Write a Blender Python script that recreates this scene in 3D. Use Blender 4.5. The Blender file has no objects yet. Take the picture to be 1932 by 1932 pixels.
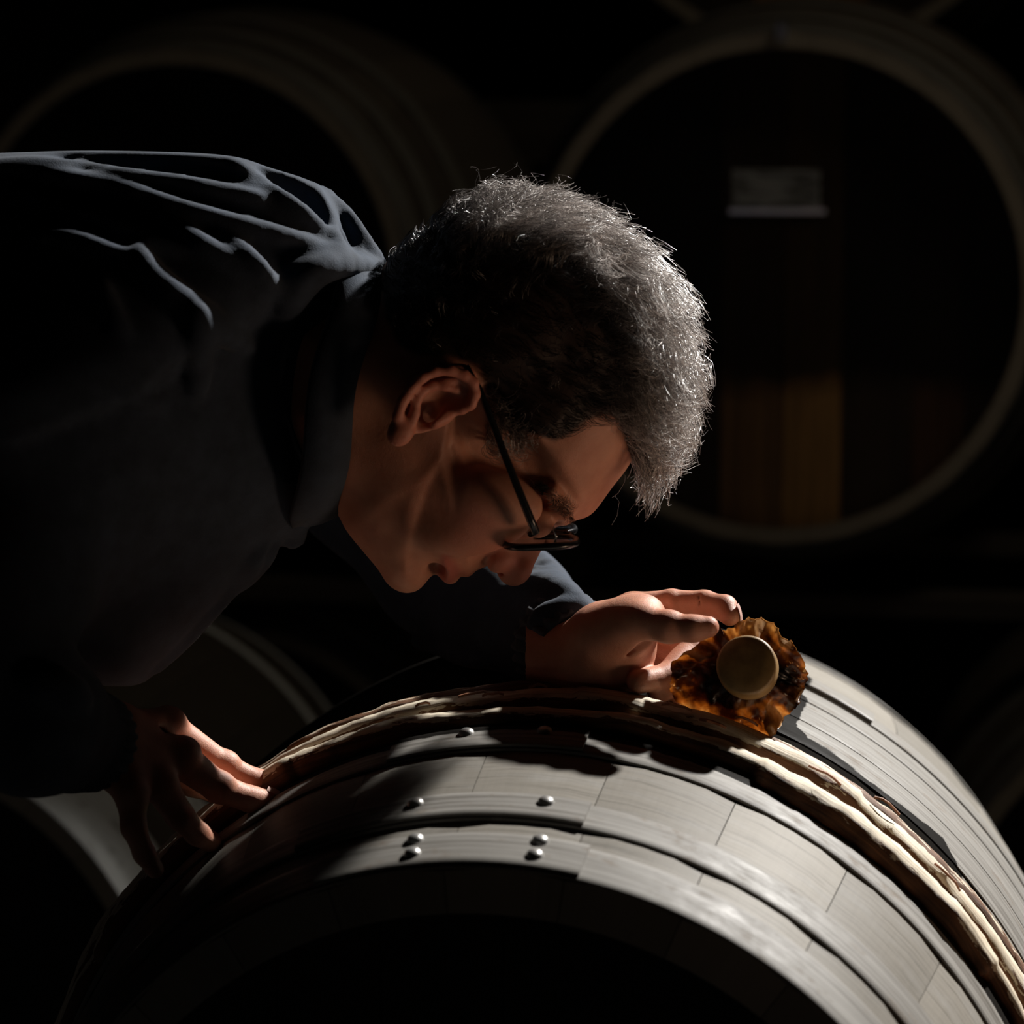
import bpy, math, random
import numpy as np
from mathutils import Vector, Matrix
random.seed(7); rng = np.random.default_rng(7)
sc = bpy.context.scene
PI = math.pi

# ------------------------------------------------------------------ camera
F = 5406.0; PITCH = .1138; CAMZ = 1.1875
SP, CP = math.sin(PITCH), math.cos(PITCH)
cam = bpy.data.cameras.new('camera'); camo = bpy.data.objects.new('camera', cam)
sc.collection.objects.link(camo); sc.camera = camo
cam.sensor_width = 36; cam.lens = 36 * F / 1932
camo.location = (0, 0, CAMZ); camo.rotation_euler = (PI / 2 - PITCH, 0, 0)
cam.clip_start = .05; cam.clip_end = 60
cam.dof.use_dof = True; cam.dof.focus_distance = 1.86; cam.dof.aperture_fstop = 5.6
sc.view_settings.view_transform = 'Standard'; sc.view_settings.look = 'None'
sc.view_settings.exposure = 0.0; sc.view_settings.gamma = 1.0
sc.view_settings.use_curve_mapping = False
sc.render.film_transparent = False

# ------------------------------------------------------------------ world and lamps
w = bpy.data.worlds.new('cellar_dark'); sc.world = w; w.use_nodes = True
w.node_tree.nodes['Background'].inputs[0].default_value = (.010, .011, .012, 1)
w.node_tree.nodes['Background'].inputs[1].default_value = .0

def lamp(name, kind, loc, target, energy, color, **kw):
    d = bpy.data.lights.new(name, kind); o = bpy.data.objects.new(name, d)
    sc.collection.objects.link(o); o.location = loc
    v = Vector(target) - Vector(loc); o.rotation_euler = v.to_track_quat('-Z', 'Y').to_euler()
    d.energy = energy; d.color = color
    for k, x in kw.items(): setattr(d, k, x)
    return o
KEY = (2.10, 3.72, 3.26)
lamp('key_spot', 'SPOT', KEY, (.12, 1.95, 1.0), 1600, (1.0, .97, .93), spot_size=math.radians(29), spot_blend=.3, shadow_soft_size=.07)
lamp('background_fill', 'SPOT', (1.35, 2.55, 2.75), (.05, 3.75, .95), 9, (1.0, .88, .70), spot_size=math.radians(72), spot_blend=.8, shadow_soft_size=.2)  # added weak light for the background barrels, no lamp known there
lamp('face_fill', 'SPOT', (1.2, 1.36, .46), (.07, 1.82, 1.01), 30, (1.0, .66, .44), spot_size=math.radians(19), spot_blend=.8, shadow_soft_size=.24)  # added warm fill on face and raised hand, no such lamp known

# ------------------------------------------------------------------ helpers
def c2w(p):
    p = np.asarray(p, float); x, y, z = p[..., 0], p[..., 1], p[..., 2]
    return np.stack([x, y * SP + z * CP, y * CP - z * SP + CAMZ], -1)
def PX(px, py, d):
    return np.array([(px - 966) / F * d, (966 - py) / F * d, d], float)
def coll(o): sc.collection.objects.link(o); return o
def empty(name, loc, rz=0):
    o = coll(bpy.data.objects.new(name, None)); o.location = loc; o.rotation_euler = (0, 0, rz)
    o.empty_display_size = .05; return o
def tag(o, label=None, cat=None, group=None, kind=None):
    if label: o['label'] = label
    if cat: o['category'] = cat
    if group: o['group'] = group
    if kind: o['kind'] = kind
    return o
def mesh_data(name, V, Fc, mat=None, uv=None, smooth=True):
    me = bpy.data.meshes.new(name)
    if isinstance(Fc, np.ndarray):
        V = np.asarray(V, np.float32); n = Fc.shape[1]
        me.vertices.add(len(V)); me.vertices.foreach_set('co', V.ravel())
        me.loops.add(Fc.size); me.loops.foreach_set('vertex_index', Fc.astype(np.int32).ravel())
        me.polygons.add(len(Fc)); me.polygons.foreach_set('loop_start', np.arange(0, Fc.size, n, dtype=np.int32))
        me.polygons.foreach_set('loop_total', np.full(len(Fc), n, np.int32))
        me.update(calc_edges=True); me.validate()
    else:
        me.from_pydata([tuple(map(float, v)) for v in V], [], Fc); me.update()
    if smooth: me.polygons.foreach_set('use_smooth', np.ones(len(me.polygons), bool))
    if mat: me.materials.append(mat)
    if uv is not None:      # uv per vertex
        l = me.uv_layers.new(name='UVMap'); vi = np.zeros(len(me.loops), np.int32)
        me.loops.foreach_get('vertex_index', vi)
        l.data.foreach_set('uv', np.asarray(uv, np.float32)[vi].ravel())
    return me
def obj(name, me, parent=None):
    o = coll(bpy.data.objects.new(name, me))
    if parent: o.parent = parent
    return o
def grid_faces(nu, nv, cu=False, cv=False):
    i = np.arange(nu if cu else nu - 1); j = np.arange(nv if cv else nv - 1)
    I, J = np.meshgrid(i, j, indexing='ij'); I2 = (I + 1) % nu; J2 = (J + 1) % nv
    return np.stack([I * nv + J, I2 * nv + J, I2 * nv + J2, I * nv + J2], -1).reshape(-1, 4)

# ------------------------------------------------------------------ materials
def mat(name, base, rough=.6, metal=0, spec=.5):
    m = bpy.data.materials.new(name); m.use_nodes = True
    b = m.node_tree.nodes['Principled BSDF']
    b.inputs['Base Color'].default_value = (*base, 1); b.inputs['Roughness'].default_value = rough
    b.inputs['Metallic'].default_value = metal; b.inputs['Specular IOR Level'].default_value = spec
    return m, m.node_tree, b
def N(nt, t, **kw):
    n = nt.nodes.new(t)
    for k, v in kw.items(): setattr(n, k, v)
    return n
def noise(nt, vec, scale, detail=4, rough=.6, mapscale=None, offs=None):
    if mapscale:
        mp = N(nt, 'ShaderNodeMapping'); mp.inputs['Scale'].default_value = mapscale
        nt.links.new(vec, mp.inputs['Vector'])
        if offs is not None: nt.links.new(offs, mp.inputs['Location'])
        vec = mp.outputs[0]
    n = N(nt, 'ShaderNodeTexNoise'); n.inputs['Scale'].default_value = scale
    n.inputs['Detail'].default_value = detail; n.inputs['Roughness'].default_value = rough
    nt.links.new(vec, n.inputs['Vector']); return n.outputs['Fac']
def ramp(nt, fac, stops):
    r = N(nt, 'ShaderNodeValToRGB'); e = r.color_ramp.elements
    while len(e) < len(stops): e.new(.5)
    for k, (p, c) in enumerate(stops):
        e[k].position = p; e[k].color = (*c, 1) if len(c) == 3 else c
    nt.links.new(fac, r.inputs[0]); return r.outputs[0]
def mix(nt, a, b, fac, mode='MIX'):
    m = N(nt, 'ShaderNodeMix', data_type='RGBA', blend_type=mode)
    for s, v in ((m.inputs[0], fac), (m.inputs[6], a), (m.inputs[7], b)):
        if isinstance(v, (int, float)): s.default_value = v
        elif isinstance(v, tuple): s.default_value = (*v, 1)
        else: nt.links.new(v, s)
    return m.outputs[2]
def bump(nt, b, h, strength=.3, dist=.002):
    n = N(nt, 'ShaderNodeBump'); n.inputs['Strength'].default_value = strength; n.inputs['Distance'].default_value = dist
    nt.links.new(h, n.inputs['Height']); nt.links.new(n.outputs[0], b.inputs['Normal'])
def grey(v): return (v, v, v)

def metal_hoop_mat(name, base, dark):
    m, nt, b = mat(name, base, .42, .55, .5)
    tc = N(nt, 'ShaderNodeTexCoord')
    st = noise(nt, tc.outputs['UV'], 1, 5, .65, (5, 260, 1))
    bl = noise(nt, tc.outputs['UV'], 1, 4, .7, (30, 60, 1))
    c1 = ramp(nt, st, [(.30, dark), (.55, base), (.75, tuple(min(1, x * 1.25) for x in base))])
    c2 = mix(nt, c1, (.11, .075, .045), ramp(nt, bl, [(.56, grey(0)), (.70, grey(.55))]))
    at = N(nt, 'ShaderNodeAttribute'); at.attribute_name = 'painted_shade'
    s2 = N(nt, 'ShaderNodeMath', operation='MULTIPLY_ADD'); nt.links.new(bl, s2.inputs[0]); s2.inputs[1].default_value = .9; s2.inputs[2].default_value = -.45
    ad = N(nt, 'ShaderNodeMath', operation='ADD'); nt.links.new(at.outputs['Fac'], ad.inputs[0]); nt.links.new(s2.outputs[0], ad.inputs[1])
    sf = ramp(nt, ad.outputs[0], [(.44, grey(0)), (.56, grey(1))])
    c2 = mix(nt, c2, (.008, .007, .006), sf)  # near-black where shade is painted onto the hoop
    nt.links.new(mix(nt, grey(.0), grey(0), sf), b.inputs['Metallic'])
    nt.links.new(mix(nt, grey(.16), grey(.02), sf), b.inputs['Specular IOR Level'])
    nt.links.new(c2, b.inputs['Base Color'])
    nt.links.new(ramp(nt, bl, [(.3, grey(.45)), (.7, grey(.70))]), b.inputs['Roughness'])
    bump(nt, b, st, .25, .0008)
    return m
M_HOOP = metal_hoop_mat('galvanised_hoop', (.205, .195, .178), (.085, .076, .064))
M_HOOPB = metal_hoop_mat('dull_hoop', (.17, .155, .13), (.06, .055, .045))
M_RIVET, _, _ = mat('rivet_steel', (.45, .44, .42), .35, .7)

def stave_mat(name, base, dark, streak):
    m, nt, b = mat(name, base, .62, 0, .35)
    tc = N(nt, 'ShaderNodeTexCoord'); oi = N(nt, 'ShaderNodeObjectInfo')
    sep = N(nt, 'ShaderNodeCombineXYZ'); ml = N(nt, 'ShaderNodeMath', operation='MULTIPLY'); ml.inputs[1].default_value = 37
    nt.links.new(oi.outputs['Random'], ml.inputs[0]); nt.links.new(ml.outputs[0], sep.inputs[0])
    st = noise(nt, tc.outputs['UV'], 1, 6, .7, (9, 330, 1), sep.outputs[0])
    bl = noise(nt, tc.outputs['UV'], 1, 4, .65, (22, 55, 1), sep.outputs[0])
    gr = noise(nt, tc.outputs['UV'], 1, 3, .6, (420, 14, 1), sep.outputs[0])
    c = ramp(nt, st, [(.28, dark), (.46, base), (.72, tuple(min(1, x * 1.2) for x in base))])
    c = mix(nt, c, streak, ramp(nt, bl, [(.50, grey(0)), (.72, grey(.6))]))
    c = mix(nt, c, grey(.6), ramp(nt, gr, [(.4, grey(0)), (.7, grey(.15))]), 'MULTIPLY')
    hs = N(nt, 'ShaderNodeHueSaturation'); nt.links.new(c, hs.inputs['Color'])
    mr = N(nt, 'ShaderNodeMapRange'); mr.inputs[3].default_value = .82; mr.inputs[4].default_value = 1.1
    nt.links.new(oi.outputs['Random'], mr.inputs[0]); nt.links.new(mr.outputs[0], hs.inputs['Value'])
    # shade painted near-black beside the wooden hoops, ragged edge (front cask only)
    at = N(nt, 'ShaderNodeAttribute'); at.attribute_name = 'painted_shade'
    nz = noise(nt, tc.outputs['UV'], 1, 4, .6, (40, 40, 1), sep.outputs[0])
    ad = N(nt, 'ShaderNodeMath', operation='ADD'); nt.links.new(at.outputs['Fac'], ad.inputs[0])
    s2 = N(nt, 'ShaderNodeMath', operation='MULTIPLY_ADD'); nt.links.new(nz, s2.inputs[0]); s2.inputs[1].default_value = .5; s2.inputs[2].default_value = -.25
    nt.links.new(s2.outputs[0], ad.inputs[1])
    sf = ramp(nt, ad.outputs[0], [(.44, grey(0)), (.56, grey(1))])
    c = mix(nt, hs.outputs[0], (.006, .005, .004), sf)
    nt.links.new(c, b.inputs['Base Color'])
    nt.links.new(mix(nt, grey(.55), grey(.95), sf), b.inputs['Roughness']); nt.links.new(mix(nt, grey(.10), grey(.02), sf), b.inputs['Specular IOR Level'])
    bump(nt, b, st, .25, .001)
    return m
M_STAVE = stave_mat('grey_oak_stave', (.200, .184, .158), (.07, .062, .05), (.25, .24, .222))
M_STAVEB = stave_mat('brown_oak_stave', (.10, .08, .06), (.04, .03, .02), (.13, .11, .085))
M_CHIME, _, _ = mat('chime_end_grain', (.34, .28, .20), .7)

def head_mat(name, base, var):
    m, nt, b = mat(name, base, .7, 0, .3)
    tc = N(nt, 'ShaderNodeTexCoord'); oi = N(nt, 'ShaderNodeObjectInfo')
    gr = noise(nt, tc.outputs['Object'], 1, 5, .6, (150, 150, 6))
    c = ramp(nt, gr, [(.3, tuple(x * .5 for x in base)), (.65, base)])
    # boards are darkened above a ragged line, bare oak below it
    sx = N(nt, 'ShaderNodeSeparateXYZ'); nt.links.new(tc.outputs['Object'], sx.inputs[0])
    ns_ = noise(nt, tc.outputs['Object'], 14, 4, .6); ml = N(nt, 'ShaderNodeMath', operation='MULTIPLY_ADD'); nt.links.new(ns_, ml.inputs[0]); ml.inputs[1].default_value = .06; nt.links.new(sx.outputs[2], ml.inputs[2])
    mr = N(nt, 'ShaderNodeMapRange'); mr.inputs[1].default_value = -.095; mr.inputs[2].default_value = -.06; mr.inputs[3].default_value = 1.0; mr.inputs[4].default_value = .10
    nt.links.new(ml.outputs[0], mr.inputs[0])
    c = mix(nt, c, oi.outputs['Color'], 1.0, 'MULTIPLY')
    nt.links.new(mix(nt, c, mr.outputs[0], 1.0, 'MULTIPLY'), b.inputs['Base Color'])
    bump(nt, b, gr, .3, .001)
    return m
M_HEAD = head_mat('oak_head_board', (.10, .065, .04), .3)

def wood_hoop_mat():
    m, nt, b = mat('split_chestnut', (.5, .4, .28), .65, 0, .3)
    tc = N(nt, 'ShaderNodeTexCoord')
    at = N(nt, 'ShaderNodeAttribute'); at.attribute_name = 'bark'
    st = noise(nt, tc.outputs['UV'], 1, 6, .7, (14, 500, 1))
    bl = noise(nt, tc.outputs['UV'], 1, 5, .7, (38, 260, 1))
    pale = ramp(nt, st, [(.3, (.30, .23, .15)), (.5, (.58, .50, .38)), (.75, (.72, .65, .52))])
    bark = ramp(nt, st, [(.3, (.03, .015, .008)), (.6, (.16, .07, .03)), (.8, (.30, .14, .05))])
    ad = N(nt, 'ShaderNodeMath', operation='MULTIPLY_ADD'); nt.links.new(bl, ad.inputs[0]); ad.inputs[1].default_value = 1.1
    nt.links.new(at.outputs['Fac'], ad.inputs[2])
    f = ramp(nt, ad.outputs[0], [(.98, grey(0)), (1.0, grey(1))])
    f2 = N(nt, 'ShaderNodeMath', operation='GREATER_THAN'); f2.inputs[1].default_value = .93
    nt.links.new(ad.outputs[0], f2.inputs[0])
    nt.links.new(mix(nt, pale, bark, f2.outputs[0]), b.inputs['Base Color'])
    bump(nt, b, st, .6, .0015)
    return m
M_WHOOP = wood_hoop_mat()

def skin_mat():
    m, nt, b = mat('skin', (.46, .21, .13), .5, 0, .35)
    tc = N(nt, 'ShaderNodeTexCoord')
    n1 = noise(nt, tc.outputs['Object'], 35, 5, .6); n2 = noise(nt, tc.outputs['Object'], 420, 3, .6)
    n3 = noise(nt, tc.outputs['Object'], 1600, 2, .6)
    c = ramp(nt, n1, [(.3, (.42, .175, .11)), (.7, (.56, .28, .185))])
    at = N(nt, 'ShaderNodeAttribute'); at.attribute_name = 'tone'       # x: hair roots, y: lip, z: blush
    sp = N(nt, 'ShaderNodeSeparateXYZ'); nt.links.new(at.outputs['Vector'], sp.inputs[0])
    c = mix(nt, c, (.52, .16, .12), sp.outputs[2]); c = mix(nt, c, (.36, .095, .075), sp.outputs[1])
    c = mix(nt, c, (.012, .009, .007), sp.outputs[0])
    nt.links.new(c, b.inputs['Base Color'])
    b.inputs['Subsurface Weight'].default_value = .25; b.inputs['Subsurface Radius'].default_value = (1, .25, .12)
    b.inputs['Subsurface Scale'].default_value = .006
    ad = N(nt, 'ShaderNodeMath', operation='ADD'); nt.links.new(n2, ad.inputs[0]); nt.links.new(n3, ad.inputs[1])
    bump(nt, b, ad.outputs[0], .35, .0006)
    return m
M_SKIN = skin_mat()
def cloth_mat(name, base, s=900):
    m, nt, b = mat(name, base, .85, 0, .2)
    tc = N(nt, 'ShaderNodeTexCoord'); n = noise(nt, tc.outputs['Object'], s, 3, .7); n2 = noise(nt, tc.outputs['Object'], 60, 4, .6)
    nt.links.new(ramp(nt, n2, [(.3, tuple(x * .7 for x in base)), (.7, tuple(x * 1.2 for x in base))]), b.inputs['Base Color'])
    b.inputs['Sheen Weight'].default_value = .08; b.inputs['Sheen Roughness'].default_value = .5
    bump(nt, b, n, .5, .0006)
    return m
M_SHIRT = cloth_mat('navy_shirt_cloth', (.026, .037, .056))
M_CUFF = cloth_mat('ribbed_cuff_cloth', (.05, .06, .075))
M_TROUS = cloth_mat('dark_trouser_cloth', (.010, .010, .012))
M_HAIR, _nt, _b = mat('dark_hair', (.55, .49, .46), .30, 0, 1.0)
_at = _nt.nodes.new('ShaderNodeAttribute'); _at.attribute_name = 'shade'
_r = ramp(_nt, _at.outputs['Fac'], [(0, (.022, .016, .013)), (.45, (.12, .10, .09)), (1, (.85, .78, .74))]); _nt.links.new(_r, _b.inputs['Base Color'])
M_BROW, _, _ = mat('brow_hair', (.02, .014, .011), .5)
M_BLACK, _, _ = mat('black_acetate', (.008, .008, .009), .25)
M_STEEL, _, _ = mat('brushed_steel', (.6, .6, .6), .3, 1)
M_SHOE, _, _ = mat('black_leather', (.01, .01, .01), .4)
M_STONE, nt, b = mat('dark_stone', (.03, .028, .025), .9)
tc = N(nt, 'ShaderNodeTexCoord'); n = noise(nt, tc.outputs['Object'], 3, 6, .65)
nt.links.new(ramp(nt, n, [(.3, (.012, .011, .010)), (.7, (.035, .032, .028))]), b.inputs['Base Color']); bump(nt, b, n, .6, .03)
M_BEAM, nt, b = mat('rack_timber', (.06, .045, .03), .8)
tc = N(nt, 'ShaderNodeTexCoord'); n = noise(nt, tc.outputs['Object'], 1, 4, .6, (3, 60, 60))
nt.links.new(ramp(nt, n, [(.3, (.03, .022, .015)), (.7, (.08, .06, .04))]), b.inputs['Base Color'])
M_GLASS = bpy.data.materials.new('spectacle_lens'); M_GLASS.use_nodes = True
b = M_GLASS.node_tree.nodes['Principled BSDF']; b.inputs['Transmission Weight'].default_value = 1; b.inputs['Roughness'].default_value = 0; b.inputs['IOR'].default_value = 1.15
# amber stained bung wrapper: thin, lets light through
M_AMBER = bpy.data.materials.new('amber_wrapper'); M_AMBER.use_nodes = True
nt = M_AMBER.node_tree; b = nt.nodes['Principled BSDF']; tc = N(nt, 'ShaderNodeTexCoord')
n = noise(nt, tc.outputs['Object'], 42, 4, .55)
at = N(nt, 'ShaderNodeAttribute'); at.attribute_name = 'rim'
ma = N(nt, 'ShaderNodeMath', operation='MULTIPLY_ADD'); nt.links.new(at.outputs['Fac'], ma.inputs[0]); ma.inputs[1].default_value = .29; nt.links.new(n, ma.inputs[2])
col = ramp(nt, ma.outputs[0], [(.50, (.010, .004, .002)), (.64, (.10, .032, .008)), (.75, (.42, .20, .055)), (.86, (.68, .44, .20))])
nt.links.new(col, b.inputs['Base Color']); b.inputs['Roughness'].default_value = .3; b.inputs['Specular IOR Level'].default_value = .6
tr = N(nt, 'ShaderNodeBsdfTranslucent'); nt.links.new(col, tr.inputs[0])
ms = N(nt, 'ShaderNodeMixShader'); ms.inputs[0].default_value = .68
nt.links.new(b.outputs[0], ms.inputs[1]); nt.links.new(tr.outputs[0], ms.inputs[2])
nt.links.new(ms.outputs[0], nt.nodes['Material Output'].inputs[0]); bump(nt, b, n, .4, .002)
M_PLUG, nt, b = mat('tan_bung', (.24, .155, .075), .5, 0, .4)
tc = N(nt, 'ShaderNodeTexCoord'); n = noise(nt, tc.outputs['Object'], 60, 4, .6)
nt.links.new(ramp(nt, n, [(.3, (.15, .085, .03)), (.7, (.30, .185, .07))]), b.inputs['Base Color'])
M_PAPER, nt, b = mat('grey_label_paper', (.42, .42, .40), .8)
tc = N(nt, 'ShaderNodeTexCoord'); n = noise(nt, tc.outputs['Object'], 1, 3, .6, (25, 25, 120))
nt.links.new(ramp(nt, n, [(.45, (.42, .42, .39)), (.58, (.16, .155, .14))]), b.inputs['Base Color'])

# ------------------------------------------------------------------ room shell
def box_mesh(name, lo, hi, m):
    x0, y0, z0 = lo; x1, y1, z1 = hi
    V = [(x0, y0, z0), (x1, y0, z0), (x1, y1, z0), (x0, y1, z0), (x0, y0, z1), (x1, y0, z1), (x1, y1, z1), (x0, y1, z1)]
    Fc = [(3, 2, 1, 0), (4, 5, 6, 7), (0, 1, 5, 4), (1, 2, 6, 5), (2, 3, 7, 6), (3, 0, 4, 7)]
    return mesh_data(name, V, Fc, m, smooth=False)
for nm, lo, hi in (('floor', (-3.6, -1.2, -.1), (3.6, 6.2, 0)), ('ceiling', (-3.6, -1.2, 3.5), (3.6, 6.2, 3.6)),
                   ('wall_back', (-3.6, 6.2, 0), (3.6, 6.4, 3.5)), ('wall_left', (-3.8, -1.2, 0), (-3.6, 6.2, 3.5)),
                   ('wall_right', (3.6, -1.2, 0), (3.8, 6.2, 3.5)), ('wall_front', (-3.6, -1.4, 0), (3.6, -1.2, 3.5))):
    tag(obj(nm, box_mesh(nm, lo, hi, M_STONE)), kind='structure')

# ------------------------------------------------------------------ casks
def ring_strip(Rf, s0, s1, th0, th1, thick, off=0, n=None, closed=False, ns=7):
    """band following the cask profile from s0 to s1, between angles th0..th1 (radians from the top, clockwise)"""
    n = n or max(6, int((th1 - th0) / math.radians(2)))
    th = np.linspace(th0, th1, n, endpoint=not closed)
    prof = []; 
    ss = np.linspace(s0, s1, ns)
    for s in ss: prof.append((Rf(s) + off, s))
    prof2 = [(Rf(s) + off + thick, s) for s in ss[::-1]]
    e = thick * .3
    prof2[0] = (prof2[0][0] - e, prof2[0][1]); prof2[-1] = (prof2[-1][0] - e, prof2[-1][1])
    ins = [(Rf(s1 - .0012) + off + thick, s1 - .0012)]; ins2 = [(Rf(s0 + .0012) + off + thick, s0 + .0012)]
    P = prof + [prof2[0]] + ins + prof2[1:-1] + ins2 + [prof2[-1]]
    P = np.array(P); k = len(P)
    R = P[:, 0][None, :]; S = P[:, 1][None, :]
    V = np.stack([R * np.sin(th)[:, None], np.broadcast_to(S, (n, k)), R * np.cos(th)[:, None]], -1).reshape(-1, 3)
    fc = grid_faces(n, k, closed, True)[:, ::-1]
    uv = np.stack([np.broadcast_to(th[:, None] * .33, (n, k)), np.broadcast_to(S, (n, k))], -1).reshape(-1, 2)
    faces = fc.tolist()
    if not closed: faces += [list(range(k)), [(n - 1) * k + i for i in range(k)][::-1]]
    return V, faces, uv
def join(parts):
    V = []; Fc = []; U = []; o = 0
    for v, f, u in parts:
        V.append(v); U.append(u); Fc += [[i + o for i in q] for q in f]; o += len(v)
    return np.concatenate(V), Fc, np.concatenate(U)
def rivet_mesh():
    V = [(0, 0, .0036)]; n = 14
    for r, z in ((.0026, .0033), (.0045, .0020), (.0052, -.0002)):
        for i in range(n): V.append((r * math.cos(2 * PI * i / n), r * math.sin(2 * PI * i / n), z))
    Fc = [(0, 1 + i, 1 + (i + 1) % n) for i in range(n)]
    for k in range(2):
        for i in range(n):
            a = 1 + k * n; Fc.append((a + i, a + n + i, a + n + (i + 1) % n, a + (i + 1) % n))
    return mesh_data('rivet', V, Fc, M_RIVET)
RIVET = rivet_mesh()

def wood_hoop(Rf, s, r, seed, bark, joint=None, n=540, lift=.0):
    """split sapling hoop: D section, ragged, with a stepped lap joint"""
    g = np.random.default_rng(seed); th = np.linspace(-PI, PI, n, endpoint=False)
    def sm(k, a): # periodic smooth noise
        out = np.zeros(n)
        for q in range(1, k): out += a * np.sin(q * th + g.uniform(0, 6.28)) * g.normal() / math.sqrt(q)
        return out
    rr = r * (1 + sm(40, .035)); ds = sm(25, .0006); lf = sm(30, .0005) + lift
    if joint is not None:
        for j, amp, sh in joint: 
            m = (th > j) & (th < j + .55); rr = np.where(m, rr * (1 + amp), rr); ds = ds + np.where(m, sh, 0)
    sec = np.array([(-.95, -.3), (-1.0, .25), (-.82, .72), (-.55, .93), (-.1, 1.0), (.35, .98), (.75, .75), (1.0, .3), (.95, -.3)])
    k = len(sec); jit = g.normal(0, .05, (n, k)); jit = (jit + np.roll(jit, 1, 0) + np.roll(jit, 2, 0)) / 1.7
    R0 = np.array([Rf(s + d) for d in ds]) + lf
    S = s + ds[:, None] + rr[:, None] * sec[None, :, 0] * (1 + jit); R = R0[:, None] + rr[:, None] * (sec[None, :, 1] + .05) * (1 + jit * .6)
    V = np.stack([R * np.sin(th)[:, None], S, R * np.cos(th)[:, None]], -1).reshape(-1, 3)
    uv = np.stack([np.broadcast_to(th[:, None] * .36, (n, k)), s + rr[:, None] * sec[None, :, 0] * .9 + .004 * sec[None, :, 1]], -1).reshape(-1, 2)
    me = mesh_data('wooden_hoop', V, grid_faces(n, k, True, True)[:, ::-1], M_WHOOP, uv)
    at = me.attributes.new('bark', 'FLOAT', 'POINT')
    side = np.array([.75, .7, .35, .12, 0, .02, .2, .6, .8]) + bark
    at.data.foreach_set('value', np.broadcast_to(side[None, :], (n, k)).astype(np.float32).ravel())
    return me

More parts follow.
